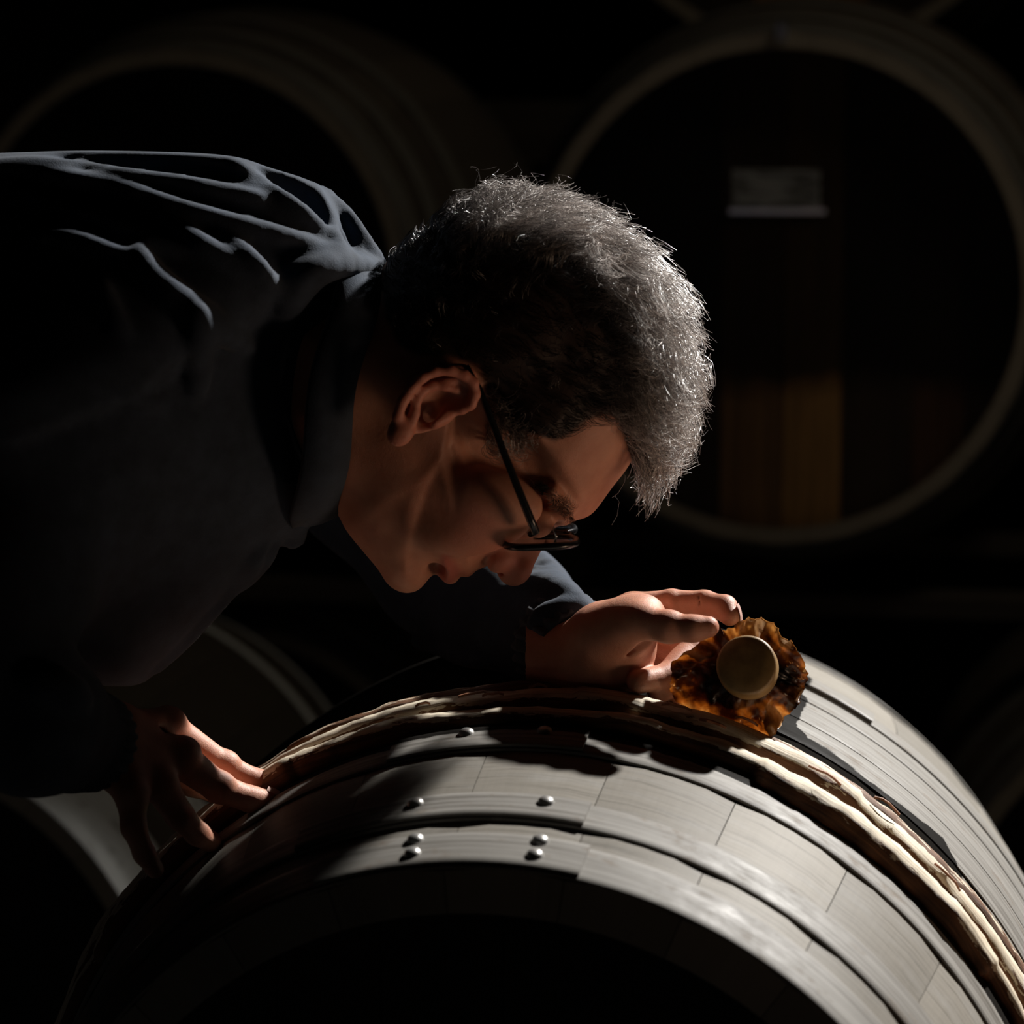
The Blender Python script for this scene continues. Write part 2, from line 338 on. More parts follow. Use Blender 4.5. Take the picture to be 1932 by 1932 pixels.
def cask(name, near, az, H, R0, Rb, hoops, m_stave, m_hoop, label, group=None, nst=26, woods=(), tints=None, painted_shade=None, ns=13, drop=0, seed=1, rot=0, wall=.018):
    """near = centre of the near head (world); the axis runs away from the camera, turned az to the right"""
    Rf = lambda s: Rb - (Rb - R0) * ((s - H) / H) ** 2 - drop * max(0, min(s, .6) - .36) * (1 if s < .75 else (2 * H - s) / (2 * H - .75))
    base_z = near[2] - Rb - .008
    root = empty(name, (near[0], near[1], base_z), -az); tag(root, label, 'barrel', group)
    up = near[2] - base_z
    L = 2 * H; g = random.Random(seed)
    # staves: one shared curved plank, turned about the axis
    dth = 2 * PI / nst; gap = .0006
    ss = np.linspace(-.0, L, ns); nu = 5 if painted_shade else 4
    def stave(th0):
        V = []; U = []; ST = []
        for s in ss:
            for layer in (0, -wall):
                R = Rf(s) + layer
                for i in range(nu):
                    u = (i / (nu - 1) - .5) * (dth - gap / R)
                    rr = R - (.0010 if (i in (0, nu - 1) and layer == 0) else 0)
                    V.append((rr * math.sin(u), s, rr * math.cos(u))); U.append((u * .33, s))
        V = np.array(V); k = 2 * nu; Fc = []
        for a in range(ns - 1):
            b0 = a * k; b1 = b0 + k
            for i in range(nu - 1):
                Fc.append((b0 + i, b0 + i + 1, b1 + i + 1, b1 + i)); Fc.append((b0 + nu + i + 1, b0 + nu + i, b1 + nu + i, b1 + nu + i + 1))
            Fc.append((b0, b1, b1 + nu, b0 + nu)); Fc.append((b0 + nu - 1, b0 + 2 * nu - 1, b1 + 2 * nu - 1, b1 + nu - 1))
        e = (ns - 1) * k
        for i in range(nu - 1):
            Fc.append((i + 1, i, nu + i, nu + i + 1)); Fc.append((e + i, e + i + 1, e + nu + i + 1, e + nu + i))
        me = mesh_data('stave', V, Fc, m_stave, U); me.set_sharp_from_angle(angle=RAD(30))
        if m_stave is M_STAVEB:
            me.materials.append(M_CHIME)
            for p in me.polygons:
                if p.center.y < 1e-4 or p.center.y > L - 1e-4: p.material_index = 1
        return me
    shared = stave(0)
    for k in range(nst):
        th = k * dth + rot
        me = shared
        if painted_shade:
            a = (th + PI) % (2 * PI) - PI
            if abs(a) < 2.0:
                me = shared.copy(); at = me.attributes.new('painted_shade', 'FLOAT', 'POINT')
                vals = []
                for v in me.vertices: vals.append(painted_shade(v.co.y, a + math.atan2(v.co.x, v.co.z)))
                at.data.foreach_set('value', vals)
        o = obj('stave', me, root); o.location = (0, 0, up); o.rotation_euler = (0, th, 0)
    # metal hoops with a riveted lap
    for (s0, s1, t, l0, l1, riv) in hoops:
        parts = [ring_strip(Rf, s0, s1, 0, 2 * PI, t, n=320 if painted_shade else 120, closed=True)]
        if l1 > l0: parts.append(ring_strip(Rf, s0 + .0008, s1 - .0008, l0, l1, t, off=t + .0004))
        V, Fc, U = join(parts); hme = mesh_data('metal_hoop', V, Fc, m_hoop, U)
        hme.set_sharp_from_angle(angle=RAD(35))
        if painted_shade and s0 > .14:
            at = hme.attributes.new('painted_shade', 'FLOAT', 'POINT'); at.data.foreach_set('value', [painted_shade(v[1], math.atan2(v[0], v[2])) for v in V])
        h = obj('metal_hoop', hme, root); h.location = (0, 0, up)
        for (rs, rt) in riv:
            slope = math.atan2(Rf(rs + .001) - Rf(rs - .001), .002); R = Rf(rs) + 2 * t
            r = obj('rivet', RIVET, h)
            nrm = Vector((math.sin(rt) * math.cos(slope), -math.sin(slope), math.cos(rt) * math.cos(slope)))
            r.location = (R * math.sin(rt), rs, R * math.cos(rt)); r.rotation_euler = nrm.to_track_quat('Z', 'Y').to_euler()
    for me in woods:
        h = obj('wooden_hoop', me(Rf), root); h.location = (0, 0, up)
    # heads: boards clipped to the circle, recessed
    nb = 8
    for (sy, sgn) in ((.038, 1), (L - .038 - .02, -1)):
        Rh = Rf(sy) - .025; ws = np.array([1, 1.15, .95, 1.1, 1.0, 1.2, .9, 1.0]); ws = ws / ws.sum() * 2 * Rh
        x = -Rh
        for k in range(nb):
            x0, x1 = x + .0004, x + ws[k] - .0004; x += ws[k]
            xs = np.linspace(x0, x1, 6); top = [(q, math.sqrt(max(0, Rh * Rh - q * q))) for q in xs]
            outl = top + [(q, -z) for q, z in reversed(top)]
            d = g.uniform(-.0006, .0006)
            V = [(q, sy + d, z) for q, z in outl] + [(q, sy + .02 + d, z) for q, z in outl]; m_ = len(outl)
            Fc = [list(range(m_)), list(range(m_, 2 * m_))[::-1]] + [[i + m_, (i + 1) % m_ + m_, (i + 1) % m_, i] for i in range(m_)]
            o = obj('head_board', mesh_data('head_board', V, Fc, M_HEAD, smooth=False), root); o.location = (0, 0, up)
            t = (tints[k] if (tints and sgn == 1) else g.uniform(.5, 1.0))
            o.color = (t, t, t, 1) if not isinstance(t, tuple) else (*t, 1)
    return root, Rf, up

AZ = .1796
RAD = math.radians
C0c = np.array([-.0155, -.4916, 1.6648]); C0 = c2w(C0c)
def painted_shade(s, th):
    # shade painted in beside the wooden hoops, widest on top, fading down the right
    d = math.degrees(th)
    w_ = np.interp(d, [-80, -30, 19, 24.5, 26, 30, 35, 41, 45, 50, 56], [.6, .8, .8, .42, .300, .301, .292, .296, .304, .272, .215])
    if s < .20: return float(np.clip(.5 + (s - .1735) * 90, -.1, 1.1)) if s > .15 else 0.0  # strip painted as the wooden hoop's shadow on the metal hoop
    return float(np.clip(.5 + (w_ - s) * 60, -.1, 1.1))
FH = [(.0, .034, .0022, RAD(-20), RAD(10.6), [(.011, RAD(-8.6)), (.027, RAD(-8.8)), (.011, RAD(5.2)), (.027, RAD(5.2))]),
      (.055, .083, .0022, RAD(-24), RAD(8.9), [(.0725, RAD(-10.2)), (.0725, RAD(4.2))]),
      (.151, .183, .0022, RAD(-16), RAD(5.6), [(.172, RAD(-7.6)), (.172, RAD(.9))]),
      (.285, .330, .0012, 0, 0, []), (.332, .384, .0012, 0, 0, []), (.388, .428, .0014, 0, 0, []),
      (.436, .470, .0022, RAD(14), RAD(33), []),
      (.702, .734, .002, 0, 0, []), (.802, .830, .002, 0, 0, []), (.851, .885, .002, 0, 0, [])]
WH = [lambda Rf: wood_hoop(Rf, .199, .0105, 3, .05, [(RAD(24), .35, -.006), (RAD(-60), .15, -.002)]),
      lambda Rf: wood_hoop(Rf, .2215, .0125, 5, .0, [(RAD(3), .12, .001)]),
      lambda Rf: wood_hoop(Rf, .2425, .0100, 9, .40, [(RAD(-30), .1, 0)])]
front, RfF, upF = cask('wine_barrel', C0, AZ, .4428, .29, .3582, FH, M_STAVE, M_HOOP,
    'large grey oak barrel in the foreground with riveted metal hoops, under the leaning man', woods=WH, painted_shade=painted_shade, drop=.045, wall=.026, ns=49, seed=2, rot=RAD(2.2))

# cradle under the front cask
FX, FY = C0[0], C0[1]
def cradle(name, root_xy, az, y0, y1, R, zc, label, group):
    r = empty(name, (root_xy[0], root_xy[1], 0), -az); tag(r, label, 'barrel stand', group)
    for yy in (y0, y1):
        zt = zc - R
        V = []; n = 9; hw = .26
        xs = np.linspace(-hw, hw, n)
        for y in (yy - .03, yy + .03):
            for x in xs: V.append((x, y, 0))
            for x in xs: V.append((x, y, min(zc - math.sqrt(max(.0, (R + .002) ** 2 - x * x)), zc - R + .09)))
        k = 2 * n; Fc = []
        for a, rev in ((0, 0), (k, 1)):
            for i in range(n - 1):
                q = [a + i, a + i + 1, a + n + i + 1, a + n + i]; Fc.append(q[::-1] if rev else q)
        for i in range(n - 1):
            Fc.append([i + 1, i, k + i, k + i + 1]); Fc.append([n + i, n + i + 1, k + n + i + 1, k + n + i])
        Fc.append([0, n, k + n, k]); Fc.append([n - 1, k + n - 1, k + 2 * n - 1, 2 * n - 1])
        obj('cradle_block', mesh_data('cradle_block', V, Fc, M_BEAM, smooth=False), r)
    return r
cradle('barrel_cradle', (FX, FY), AZ, .115, .7706, RfF(.115), C0[2], 'dark timber cradle on the floor below the foreground barrel', None)

# background casks
BH = [(.0, .04, .002, 0, 0, []), (.07, .10, .002, 0, 0, []), (.17, .20, .002, 0, 0, []), (.60, .63, .002, 0, 0, []), (.78, .81, .002, 0, 0, []), (.845, .884, .002, 0, 0, [])]
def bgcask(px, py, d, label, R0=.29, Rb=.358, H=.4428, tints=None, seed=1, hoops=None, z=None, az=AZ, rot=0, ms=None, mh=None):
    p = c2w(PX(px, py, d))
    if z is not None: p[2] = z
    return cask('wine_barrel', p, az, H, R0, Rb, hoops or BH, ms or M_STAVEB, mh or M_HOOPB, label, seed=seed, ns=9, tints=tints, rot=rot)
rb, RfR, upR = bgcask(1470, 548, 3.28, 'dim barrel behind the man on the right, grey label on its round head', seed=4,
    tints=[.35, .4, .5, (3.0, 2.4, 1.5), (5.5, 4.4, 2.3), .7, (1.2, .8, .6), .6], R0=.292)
lb, _, _ = bgcask(332, 545, 3.45, 'dim barrel behind the man at upper left, seen above his back', seed=5, R0=.285)
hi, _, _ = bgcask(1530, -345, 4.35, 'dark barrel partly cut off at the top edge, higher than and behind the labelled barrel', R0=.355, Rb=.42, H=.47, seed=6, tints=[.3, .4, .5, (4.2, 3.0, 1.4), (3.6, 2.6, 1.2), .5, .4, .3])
l1, _, _ = bgcask(446, 1640, 3.72, 'barrel on the floor under the upper left barrel, glimpsed between the two arms', seed=7, z=.346, R0=.275, Rb=.335)
l2, _, _ = bgcask(-235, 1925, 2.78, 'barrel standing low at the far left, glimpsed under the resting hand', seed=8, z=.3665, mh=metal_hoop_mat('painted_lit_hoop', (.80, .80, .76), (.60, .59, .55)), hoops=[(.0, .085, .002, 0, 0, [])] + BH[2:])  # hoop coloured brighter in place of key light that misses this barrel
l4, _, _ = bgcask(2260, 1660, 3.15, 'barrel on the floor at the right edge, only its curved side in view', seed=10, z=.346, R0=.275, Rb=.335)
# label and chime clip on the right-hand cask
def plate(name, x0, x1, z0, z1, y, t, m, parent, up):
    o = obj(name, box_mesh(name, (x0, y - t, z0), (x1, y, z1), m), parent); o.location = (0, 0, up); return o
s_px = 3.30 / F
plate('paper_label', -(1475 - 1378) * s_px + .0, (1545 - 1475) * s_px, (548 - 402) * s_px, (548 - 322) * s_px, .0370, .0006, M_PAPER, rb, upR)
plate('label_frame', -(1475 - 1374) * s_px, (1556 - 1475) * s_px, (548 - 406) * s_px, (548 - 396) * s_px, .0372, .004, M_STEEL, rb, upR)
plate('chime_clip', -.006, .006, .283, .302, .004, .012, M_STEEL, rb, upR)
# racks carrying the upper row: two rails on posts
rr = empty('barrel_rack', (0, 3.75, 0), -AZ); tag(rr, 'dark timber rack carrying the two upper background barrels', 'rack')
zc = c2w(PX(1470, 548, 3.28))[2]
for y in (-.30, .28):
    obj('rail', box_mesh('rail', (-1.3, y - .04, .684), (1.5, y + .04, zc - .360), M_BEAM), rr)
for x in (-1.26, 1.46):
    for y in (-.30, .28):
        obj('post', box_mesh('post', (x - .04, y - .04, 0), (x + .04, y + .04, .684), M_BEAM), rr)
r2 = empty('barrel_rack', (.5, 4.75, 0), -AZ); tag(r2, 'tall dark timber rack under the topmost barrel', 'rack')
zh = c2w(PX(1530, -345, 4.35))[2]
for y in (-.28, .25):
    obj('rail', box_mesh('rail', (-.5, y - .04, zh - .52), (.5, y + .04, zh - .424), M_BEAM), r2)
    for x in (-.46, .46): obj('post', box_mesh('post', (x - .04, y - .04, 0), (x + .04, y + .04, zh - .52), M_BEAM), r2)

# ------------------------------------------------------------------ implicit surfaces
class Vol:
    def __init__(s, lo, hi, h):
        s.lo = np.array(lo, float); s.h = h
        s.n = np.ceil((np.array(hi) - s.lo) / h).astype(int) + 1
        s.D = np.full(s.n, .05, np.float32)
    def sl(s, lo, hi, pad):
        a = np.clip(np.floor((np.array(lo) - pad - s.lo) / s.h).astype(int), 0, s.n)
        b = np.clip(np.ceil((np.array(hi) + pad - s.lo) / s.h).astype(int) + 1, 0, s.n)
        if (b <= a).any(): return None, None
        g = [s.lo[i] + s.h * np.arange(a[i], b[i], dtype=np.float32) for i in range(3)]
        return tuple(slice(a[i], b[i]) for i in range(3)), (g[0][:, None, None], g[1][None, :, None], g[2][None, None, :])
    def put(s, sl, d, k, mode='add'):
        A = s.D[sl]
        if mode == 'add':
            h = np.clip(.5 + .5 * (A - d) / k, 0, 1); s.D[sl] = A + (d - A) * h - k * h * (1 - h)
        elif mode == 'sub':
            d = -d; h = np.clip(.5 - .5 * (A - d) / k, 0, 1); s.D[sl] = A + (d - A) * h + k * h * (1 - h)
    def cap(s, a, b, ra, rb, k=.004, mode='add'):
        a = np.array(a, float); b = np.array(b, float); R = max(ra, rb)
        sl, g = s.sl(np.minimum(a, b) - R, np.maximum(a, b) + R, k + 3 * s.h)
        if sl is None: return
        ab = b - a; L2 = float(ab @ ab) + 1e-12
        t = np.clip(((g[0] - a[0]) * ab[0] + (g[1] - a[1]) * ab[1] + (g[2] - a[2]) * ab[2]) / L2, 0, 1)
        d = np.sqrt((g[0] - a[0] - t * ab[0]) ** 2 + (g[1] - a[1] - t * ab[1]) ** 2 + (g[2] - a[2] - t * ab[2]) ** 2) - (ra + (rb - ra) * t)
        s.put(sl, d, k, mode)
    def chain(s, pts, k=.004, mode='add'):
        for (a, ra), (b, rb) in zip(pts[:-1], pts[1:]): s.cap(a, b, ra, rb, k, mode)
    def ell(s, c, rad, ang=0, k=.004, mode='add'):
        """ang: rotation in the picture plane (radians, anticlockwise)"""
        c = np.array(c, float); R = max(rad)
        sl, g = s.sl(c - R, c + R, k + 3 * s.h)
        if sl is None: return
        x, y, z = g[0] - c[0], g[1] - c[1], g[2] - c[2]
        ca, sa = math.cos(ang), math.sin(ang); u = x * ca + y * sa; v = -x * sa + y * ca
        q = np.sqrt((u / rad[0]) ** 2 + (v / rad[1]) ** 2 + (z / rad[2]) ** 2)
        q2 = np.sqrt((u / rad[0] ** 2) ** 2 + (v / rad[1] ** 2) ** 2 + (z / rad[2] ** 2) ** 2) + 1e-9
        d = q * (q - 1) / q2
        s.put(sl, d, k, mode)
    def mesh(s, smooth=1):
        D = s.D; S = D < 0; n = s.n
        cnt = np.zeros(n - 1, np.uint8)
        for i in (0, 1):
            for j in (0, 1):
                for k in (0, 1): cnt += S[i:n[0] - 1 + i, j:n[1] - 1 + j, k:n[2] - 1 + k]
        I, J, K = np.nonzero((cnt > 0) & (cnt < 8))
        idx = np.full(n - 1, -1, np.int32); idx[I, J, K] = np.arange(len(I))
        acc = np.zeros((len(I), 3)); c = np.zeros(len(I))
        cor = [(i, j, k) for i in (0, 1) for j in (0, 1) for k in (0, 1)]
        for a in cor:
            for ax in range(3):
                if a[ax]: continue
                b = list(a); b[ax] = 1
                da = D[I + a[0], J + a[1], K + a[2]]; db = D[I + b[0], J + b[1], K + b[2]]
                m = (da < 0) != (db < 0); t = np.where(m, da / np.where(m, da - db, 1), 0)
                for q in range(3): acc[:, q] += m * (a[q] + (t if q == ax else 0))
                c += m
        V = s.lo + s.h * (np.stack([I, J, K], 1) + acc / c[:, None])
        Q = []
        for ax in range(3):
            o1, o2 = (ax + 1) % 3, (ax + 2) % 3
            sa = [slice(0, n[q] - 1) for q in range(3)]; sb = list(sa); sb[ax] = slice(1, n[ax])
            sa[ax] = slice(0, n[ax] - 1)
            A = S[tuple(sa)]; B = S[tuple(sb)]
            P = np.stack(np.nonzero(A != B), 1); P = P[(P[:, o1] > 0) & (P[:, o2] > 0)]
            ins = A[P[:, 0], P[:, 1], P[:, 2]]
            def cell(d1, d2):
                q = P.copy(); q[:, o1] -= d1; q[:, o2] -= d2; return idx[q[:, 0], q[:, 1], q[:, 2]]
            q = np.stack([cell(1, 1), cell(0, 1), cell(0, 0), cell(1, 0)], 1)
            q = np.where(ins[:, None], q, q[:, ::-1]); Q.append(q)
        Q = np.concatenate(Q); Q = Q[(Q >= 0).all(1)]
        for _ in range(smooth):
            A = np.zeros_like(V); C = np.zeros(len(V))
            for e in range(4):
                np.add.at(A, Q[:, e], V[Q[:, (e + 1) % 4]]); np.add.at(C, Q[:, e], 1)
                np.add.at(A, Q[:, e], V[Q[:, (e + 3) % 4]]); np.add.at(C, Q[:, e], 1)
            V = .5 * V + .5 * A / np.maximum(C, 1)[:, None]
        return V, Q
def vnormals(V, Q):
    nf = np.cross(V[Q[:, 2]] - V[Q[:, 0]], V[Q[:, 3]] - V[Q[:, 1]]); nv = np.zeros_like(V)
    for e in range(4): np.add.at(nv, Q[:, e], nf)
    return nv / (np.linalg.norm(nv, axis=1)[:, None] + 1e-12)
def dense(poly, closed=True, step=4.0):
    out = []
    P = [np.array(p, float) for p in poly]; n = len(P)
    for i in range(n if closed else n - 1):
        # Catmull-Rom
        p0, p1, p2, p3 = P[(i - 1) % n], P[i], P[(i + 1) % n], P[(i + 2) % n]
        if not closed: p0 = P[max(i - 1, 0)]; p3 = P[min(i + 2, n - 1)]
        m = max(2, int(np.linalg.norm(p2[:2] - p1[:2]) / step))
        for t in np.arange(m) / m:
            out.append(.5 * ((2 * p1) + (-p0 + p2) * t + (2 * p0 - 5 * p1 + 4 * p2 - p3) * t * t + (-p0 + 3 * p1 - 3 * p2 + p3) * t ** 3))
    if not closed: out.append(P[-1])
    return np.array(out)
def poly_field(X, Y, poly):
    """signed distance to a polygon [x, y, R] and the R of the nearest edge point"""
    P = poly; n = len(P); best = np.full(X.shape, 1e9); Rn = np.zeros(X.shape); ins = np.zeros(X.shape, bool)
    for i in range(n):
        a = P[i]; b = P[(i + 1) % n]; e = b[:2] - a[:2]; L = e @ e + 1e-18
        t = np.clip(((X - a[0]) * e[0] + (Y - a[1]) * e[1]) / L, 0, 1)
        d = (X - a[0] - t * e[0]) ** 2 + (Y - a[1] - t * e[1]) ** 2
        m = d < best; best[m] = d[m]; Rn[m] = (a[2] + (b[2] - a[2]) * t)[m]
        c = (a[1] > Y) != (b[1] > Y)
        ins ^= c & (X < (b[0] - a[0]) * (Y - a[1]) / (b[1] - a[1] + 1e-18) + a[0])
    d = np.sqrt(best); return np.where(ins, -d, d), Rn
def blur2(A, r):
    k = np.ones(2 * r + 1) / (2 * r + 1)
    for ax in (0, 1):
        Pd = np.pad(A, [(r, r) if q == ax else (0, 0) for q in range(2)], mode='edge')
        A = np.apply_along_axis(lambda v: np.convolve(v, k, 'valid'), ax, Pd)
    return A
def lateral(X, Y, pts, sig):
    num = np.zeros(X.shape); den = np.zeros(X.shape) + 1e-12
    for (x, y, wv) in pts:
        q = 1 / (((X - x) ** 2 + (Y - y) ** 2) / sig ** 2 + .08) ** 2
        num += q * wv; den += q
    return num / den

# ------------------------------------------------------------------ the man
ZH = 1.86                       # depth of the mid plane of his head
def H2(px, py, z=ZH): return ((px - 966) / F * ZH, (966 - py) / F * ZH)
man = empty('person', (-1.02, 1.80, 0)); MO = np.array([-1.02, 1.80, 0])
tag(man, 'man in dark navy shirt and glasses bending over the foreground barrel, holding up a bung', 'person')

# --- head (profile polygon with per-point roundness in mm, px in the photo frame)
prof = [(560, 900, 45), (600, 935, 45), (633, 965, 40), (655, 1003, 36), (688, 1044, 32), (713, 1074, 30), (729, 1099, 26), (746, 1113, 24), (767, 1119, 24), (788, 1114, 24),
        (802, 1101, 24), (811, 1090, 26), (820, 1087, 28), (831, 1091, 28), (841, 1097, 26), (850, 1097, 26), (861, 1088, 26), (867, 1080, 28), (874, 1081, 26), (884, 1083, 24), (896, 1078, 24),
        (912, 1071, 22), (925, 1067, 18), (934, 1074, 14), (942, 1086, 12), (955, 1096, 11), (972, 1101, 10), (987, 1095, 10), (1002, 1076, 9), (1014, 1055, 8),
        (1024, 1035, 8), (1030, 1020, 9), (1036, 1005, 12), (1046, 996, 20), (1064, 990, 32), (1091, 981, 42), (1108, 975, 50), (1125, 961, 55), (1155, 920, 58), (1184, 882, 60),
        (1216, 825, 62), (1236, 760, 64), (1240, 690, 66), (1220, 600, 68), (1175, 520, 70), (1112, 455, 70), (1040, 418, 70), (960, 400, 70), (885, 402, 66), (835, 418, 60),
        (795, 445, 55), (760, 472, 50), (728, 496, 48), (680, 530, 50), (600, 560, 52), (520, 620, 52), (500, 800, 50)]
poly = dense(prof, step=6)
poly[:, 0], poly[:, 1] = H2(poly[:, 0], poly[:, 1]); poly[:, 2] = np.clip(poly[:, 2], 7, 80) / 1000
wpts = [(980, 640, 77), (1120, 620, 72), (1200, 700, 66), (860, 560, 73), (1000, 480, 72), (800, 480, 62), (1080, 850, 64), (1030, 780, 71), (850, 760, 73), (930, 900, 69), (900, 960, 66), (840, 980, 57), (800, 930, 60),
        (740, 880, 61), (700, 960, 55), (770, 1075, 32), (720, 1040, 40), (840, 1045, 42), (870, 1030, 45), (905, 1045, 33), (930, 1030, 26), (960, 1050, 19), (985, 1060, 14), (1005, 1040, 11), (1018, 1022, 10), (990, 1000, 40), (1005, 975, 48), (1035, 975, 45),
        (960, 985, 56), (1070, 945, 54), (1100, 930, 52), (1140, 880, 56), (1175, 860, 54), (680, 800, 58), (700, 620, 60), (640, 900, 57), (600, 700, 60), (540, 750, 62)]
h = .00115
vh = Vol([H2(520, 0)[0], H2(0, 1150)[1], ZH - .105], [H2(1270, 0)[0], H2(0, 380)[1], ZH + .105], h)
gx = vh.lo[0] + h * np.arange(vh.n[0]); gy = vh.lo[1] + h * np.arange(vh.n[1]); gz = (vh.lo[2] + h * np.arange(vh.n[2]) - ZH).astype(np.float32)
X, Y = np.meshgrid(gx, gy, indexing='ij')
# perspective: express everything on the mid plane
d2, Rn = poly_field(X, Y, poly); Rn = blur2(Rn, 3)
Wl = lateral(X, Y, [(*H2(a, b_), c / 1000) for a, b_, c in wpts], .02); Wl = blur2(Wl, 4)
A = d2[:, :, None].astype(np.float32) + gz[None, None, :] ** 2 / (2 * Rn[:, :, None].astype(np.float32))
B = np.abs(gz)[None, None, :] - Wl[:, :, None].astype(np.float32)
k = .016; hh = np.clip(.5 + .5 * (A - B) / k, 0, 1)
vh.D = (B + (A - B) * hh + k * hh * (1 - hh) - .0035 * 0).astype(np.float32)
kk = k * .0
def HP(px, py, dz):   # point at depth ZH+dz that shows at px,py
    return PX(px, py, ZH + dz)
for sgn in (-1, 1):
    q = lambda px, py, dz: np.array([*H2(px, py), ZH + sgn * dz])
    vh.ell(q(946, 1056, .0125), (.0100, .0078, .0075), RAD(35), .004)            # wing of the nose
    vh.ell(q(972, 1078, .004), (.0095, .0080, .0085), RAD(30), .005)
    vh.ell(q(943, 1077, .0075), (.0050, .0028, .0034), RAD(20), .0015, 'sub')      # nostril
    vh.chain([(q(921, 1066, .016), .0012), (q(914, 1045, .021), .0016), (q(925, 1027, .025), .0012), (q(942, 1022, .026), .0006)], .003, 'sub')
    vh.chain([(q(908, 1030, .036), .0010), (q(880, 1035, .043), .0014), (q(852, 1028, .046), .0008)], .006, 'sub')   # cheek fold
    vh.ell(q(890, 990, .040), (.034, .020, .0145), RAD(10), .022)                  # cheek
    vh.ell(q(930, 935, .050), (.032, .016, .0155), RAD(-20), .022)                 # cheekbone
    vh.ell(q(1018, 985, .034), (.012, .010, .013), 0, .006, 'sub')                # eye socket
    vh.ell(q(1014, 984, .028), (.0105, .0105, .0115), 0, .0025)                  # lid over the eyeball
    vh.chain([(q(1022, 992, .020), .0006), (q(1008, 998, .030), .0008), (q(996, 990, .040), .0006)], .0015, 'sub')  # lash line
    vh.chain([(q(1062, 975, .014), .0050), (q(1062, 958, .030), .0056), (q(1040, 930, .047), .0045)], .008)  # brow ridge
    vh.chain([(q(868, 1076, .002), .0012), (q(856, 1060, .014), .0012), (q(841, 1038, .027), .0013)], .0025, 'sub')  # mouth line
    vh.chain([(q(851, 1086, .002), .0045), (q(845, 1068, .012), .0045), (q(838, 1046, .022), .0025)], .004)       # lower lip
    vh.chain([(q(879, 1076, .002), .0036), (q(866, 1062, .013), .0034), (q(850, 1042, .023), .0020)], .004)
    vh.ell(q(824, 1072, .012), (.006, .006, .010), 0, .006, 'sub')
    # ear
    e = lambda px, py, dz: np.array([(px - 966) / F * (ZH - dz), (966 - py) / F * (ZH - dz), ZH + sgn * dz])
    vh.ell(e(822, 752, .078), (.0300, .0165, .006), RAD(36), .004)
    vh.ell(e(818, 768, .085), (.022, .0125, .009), RAD(38), .003, 'sub')
    hel = [(846, 772, .076, 2.3), (872, 774, .079, 2.6), (889, 764, .081, 3.0), (897, 744, .083, 3.2), (893, 722, .085, 3.3), (876, 708, .087, 3.3), (850, 699, .089, 3.2), (820, 701, .090, 3.2),
           (796, 713, .091, 3.2), (775, 735, .090, 3.2), (760, 757, .089, 3.3), (750, 785, .087, 3.6)]
    vh.chain([(e(a, b_, c), r_ / 1000) for a, b_, c, r_ in hel], .0022)
    vh.ell(e(756, 814, .083), (.0100, .0082, .0058), RAD(60), .004)               # lobe
    vh.chain([(e(862, 736, .081), .0026), (e(840, 729, .083), .0027), (e(816, 727, .084), .0028), (e(796, 738, .085), .0030), (e(785, 757, .085), .0030), (e(783, 778, .084), .0032), (e(779, 795, .083), .0030)], .0025)
    vh.chain([(e(880, 722, .081), .0018), (e(858, 716, .082), .0020), (e(835, 720, .083), .0022)], .0025)
    vh.chain([(e(838, 786, .080), .0040), (e(822, 797, .082), .0036)], .004)       # tragus
    vh.ell(e(812, 777, .080), (.0075, .0055, .010), RAD(60), .002, 'sub')          # canal
Vh, Qh = vh.mesh(2)
Nh = vnormals(Vh, Qh)
HD, Hlo, Hh = vh.D, vh.lo, vh.h
pxh = 966 + Vh[:, 0] / Vh[:, 2] * F; pyh = 966 - Vh[:, 1] / Vh[:, 2] * F
# use mid-plane px for masks so both sides match
mpx = 966 + Vh[:, 0] / ZH * F; mpy = 966 - Vh[:, 1] / ZH * F
hm = np.array([(740, 470), (722, 540), (735, 610), (758, 660), (795, 682), (850, 685), (905, 700), (917, 740), (922, 790), (915, 838), (935, 845), (955, 815), (1000, 822), (1045, 838), (1078, 822), (1100, 800), (1140, 783), (1160, 795), (1180, 845),
                (1192, 878), (1300, 880), (1330, 600), (1200, 330), (900, 330), (800, 400)], float)
def inpoly(x, y, P):
    ins = np.zeros(x.shape, bool); n = len(P)
    for i in range(n):
        a, b_ = P[i], P[(i + 1) % n]; c = (a[1] > y) != (b_[1] > y)
        ins ^= c & (x < (b_[0] - a[0]) * (y - a[1]) / (b_[1] - a[1] + 1e-12) + a[0])
    return ins
is_ear = np.abs(Vh[:, 2] - ZH) > .0785
earbox = (mpx > 715) & (mpx < 915) & (mpy > 690) & (mpy < 860)
hairmask = inpoly(mpx, mpy, hm) & ~(earbox & (np.abs(Vh[:, 2] - ZH) > .074))
lip = inpoly(mpx, mpy, np.array([(836, 1042), (846, 1046), (868, 1074), (866, 1086), (851, 1102), (836, 1098), (826, 1085)], float))
lipu = inpoly(mpx, mpy, np.array([(842, 1036), (860, 1050), (888, 1088), (870, 1090), (866, 1074), (846, 1046)], float)) * .5

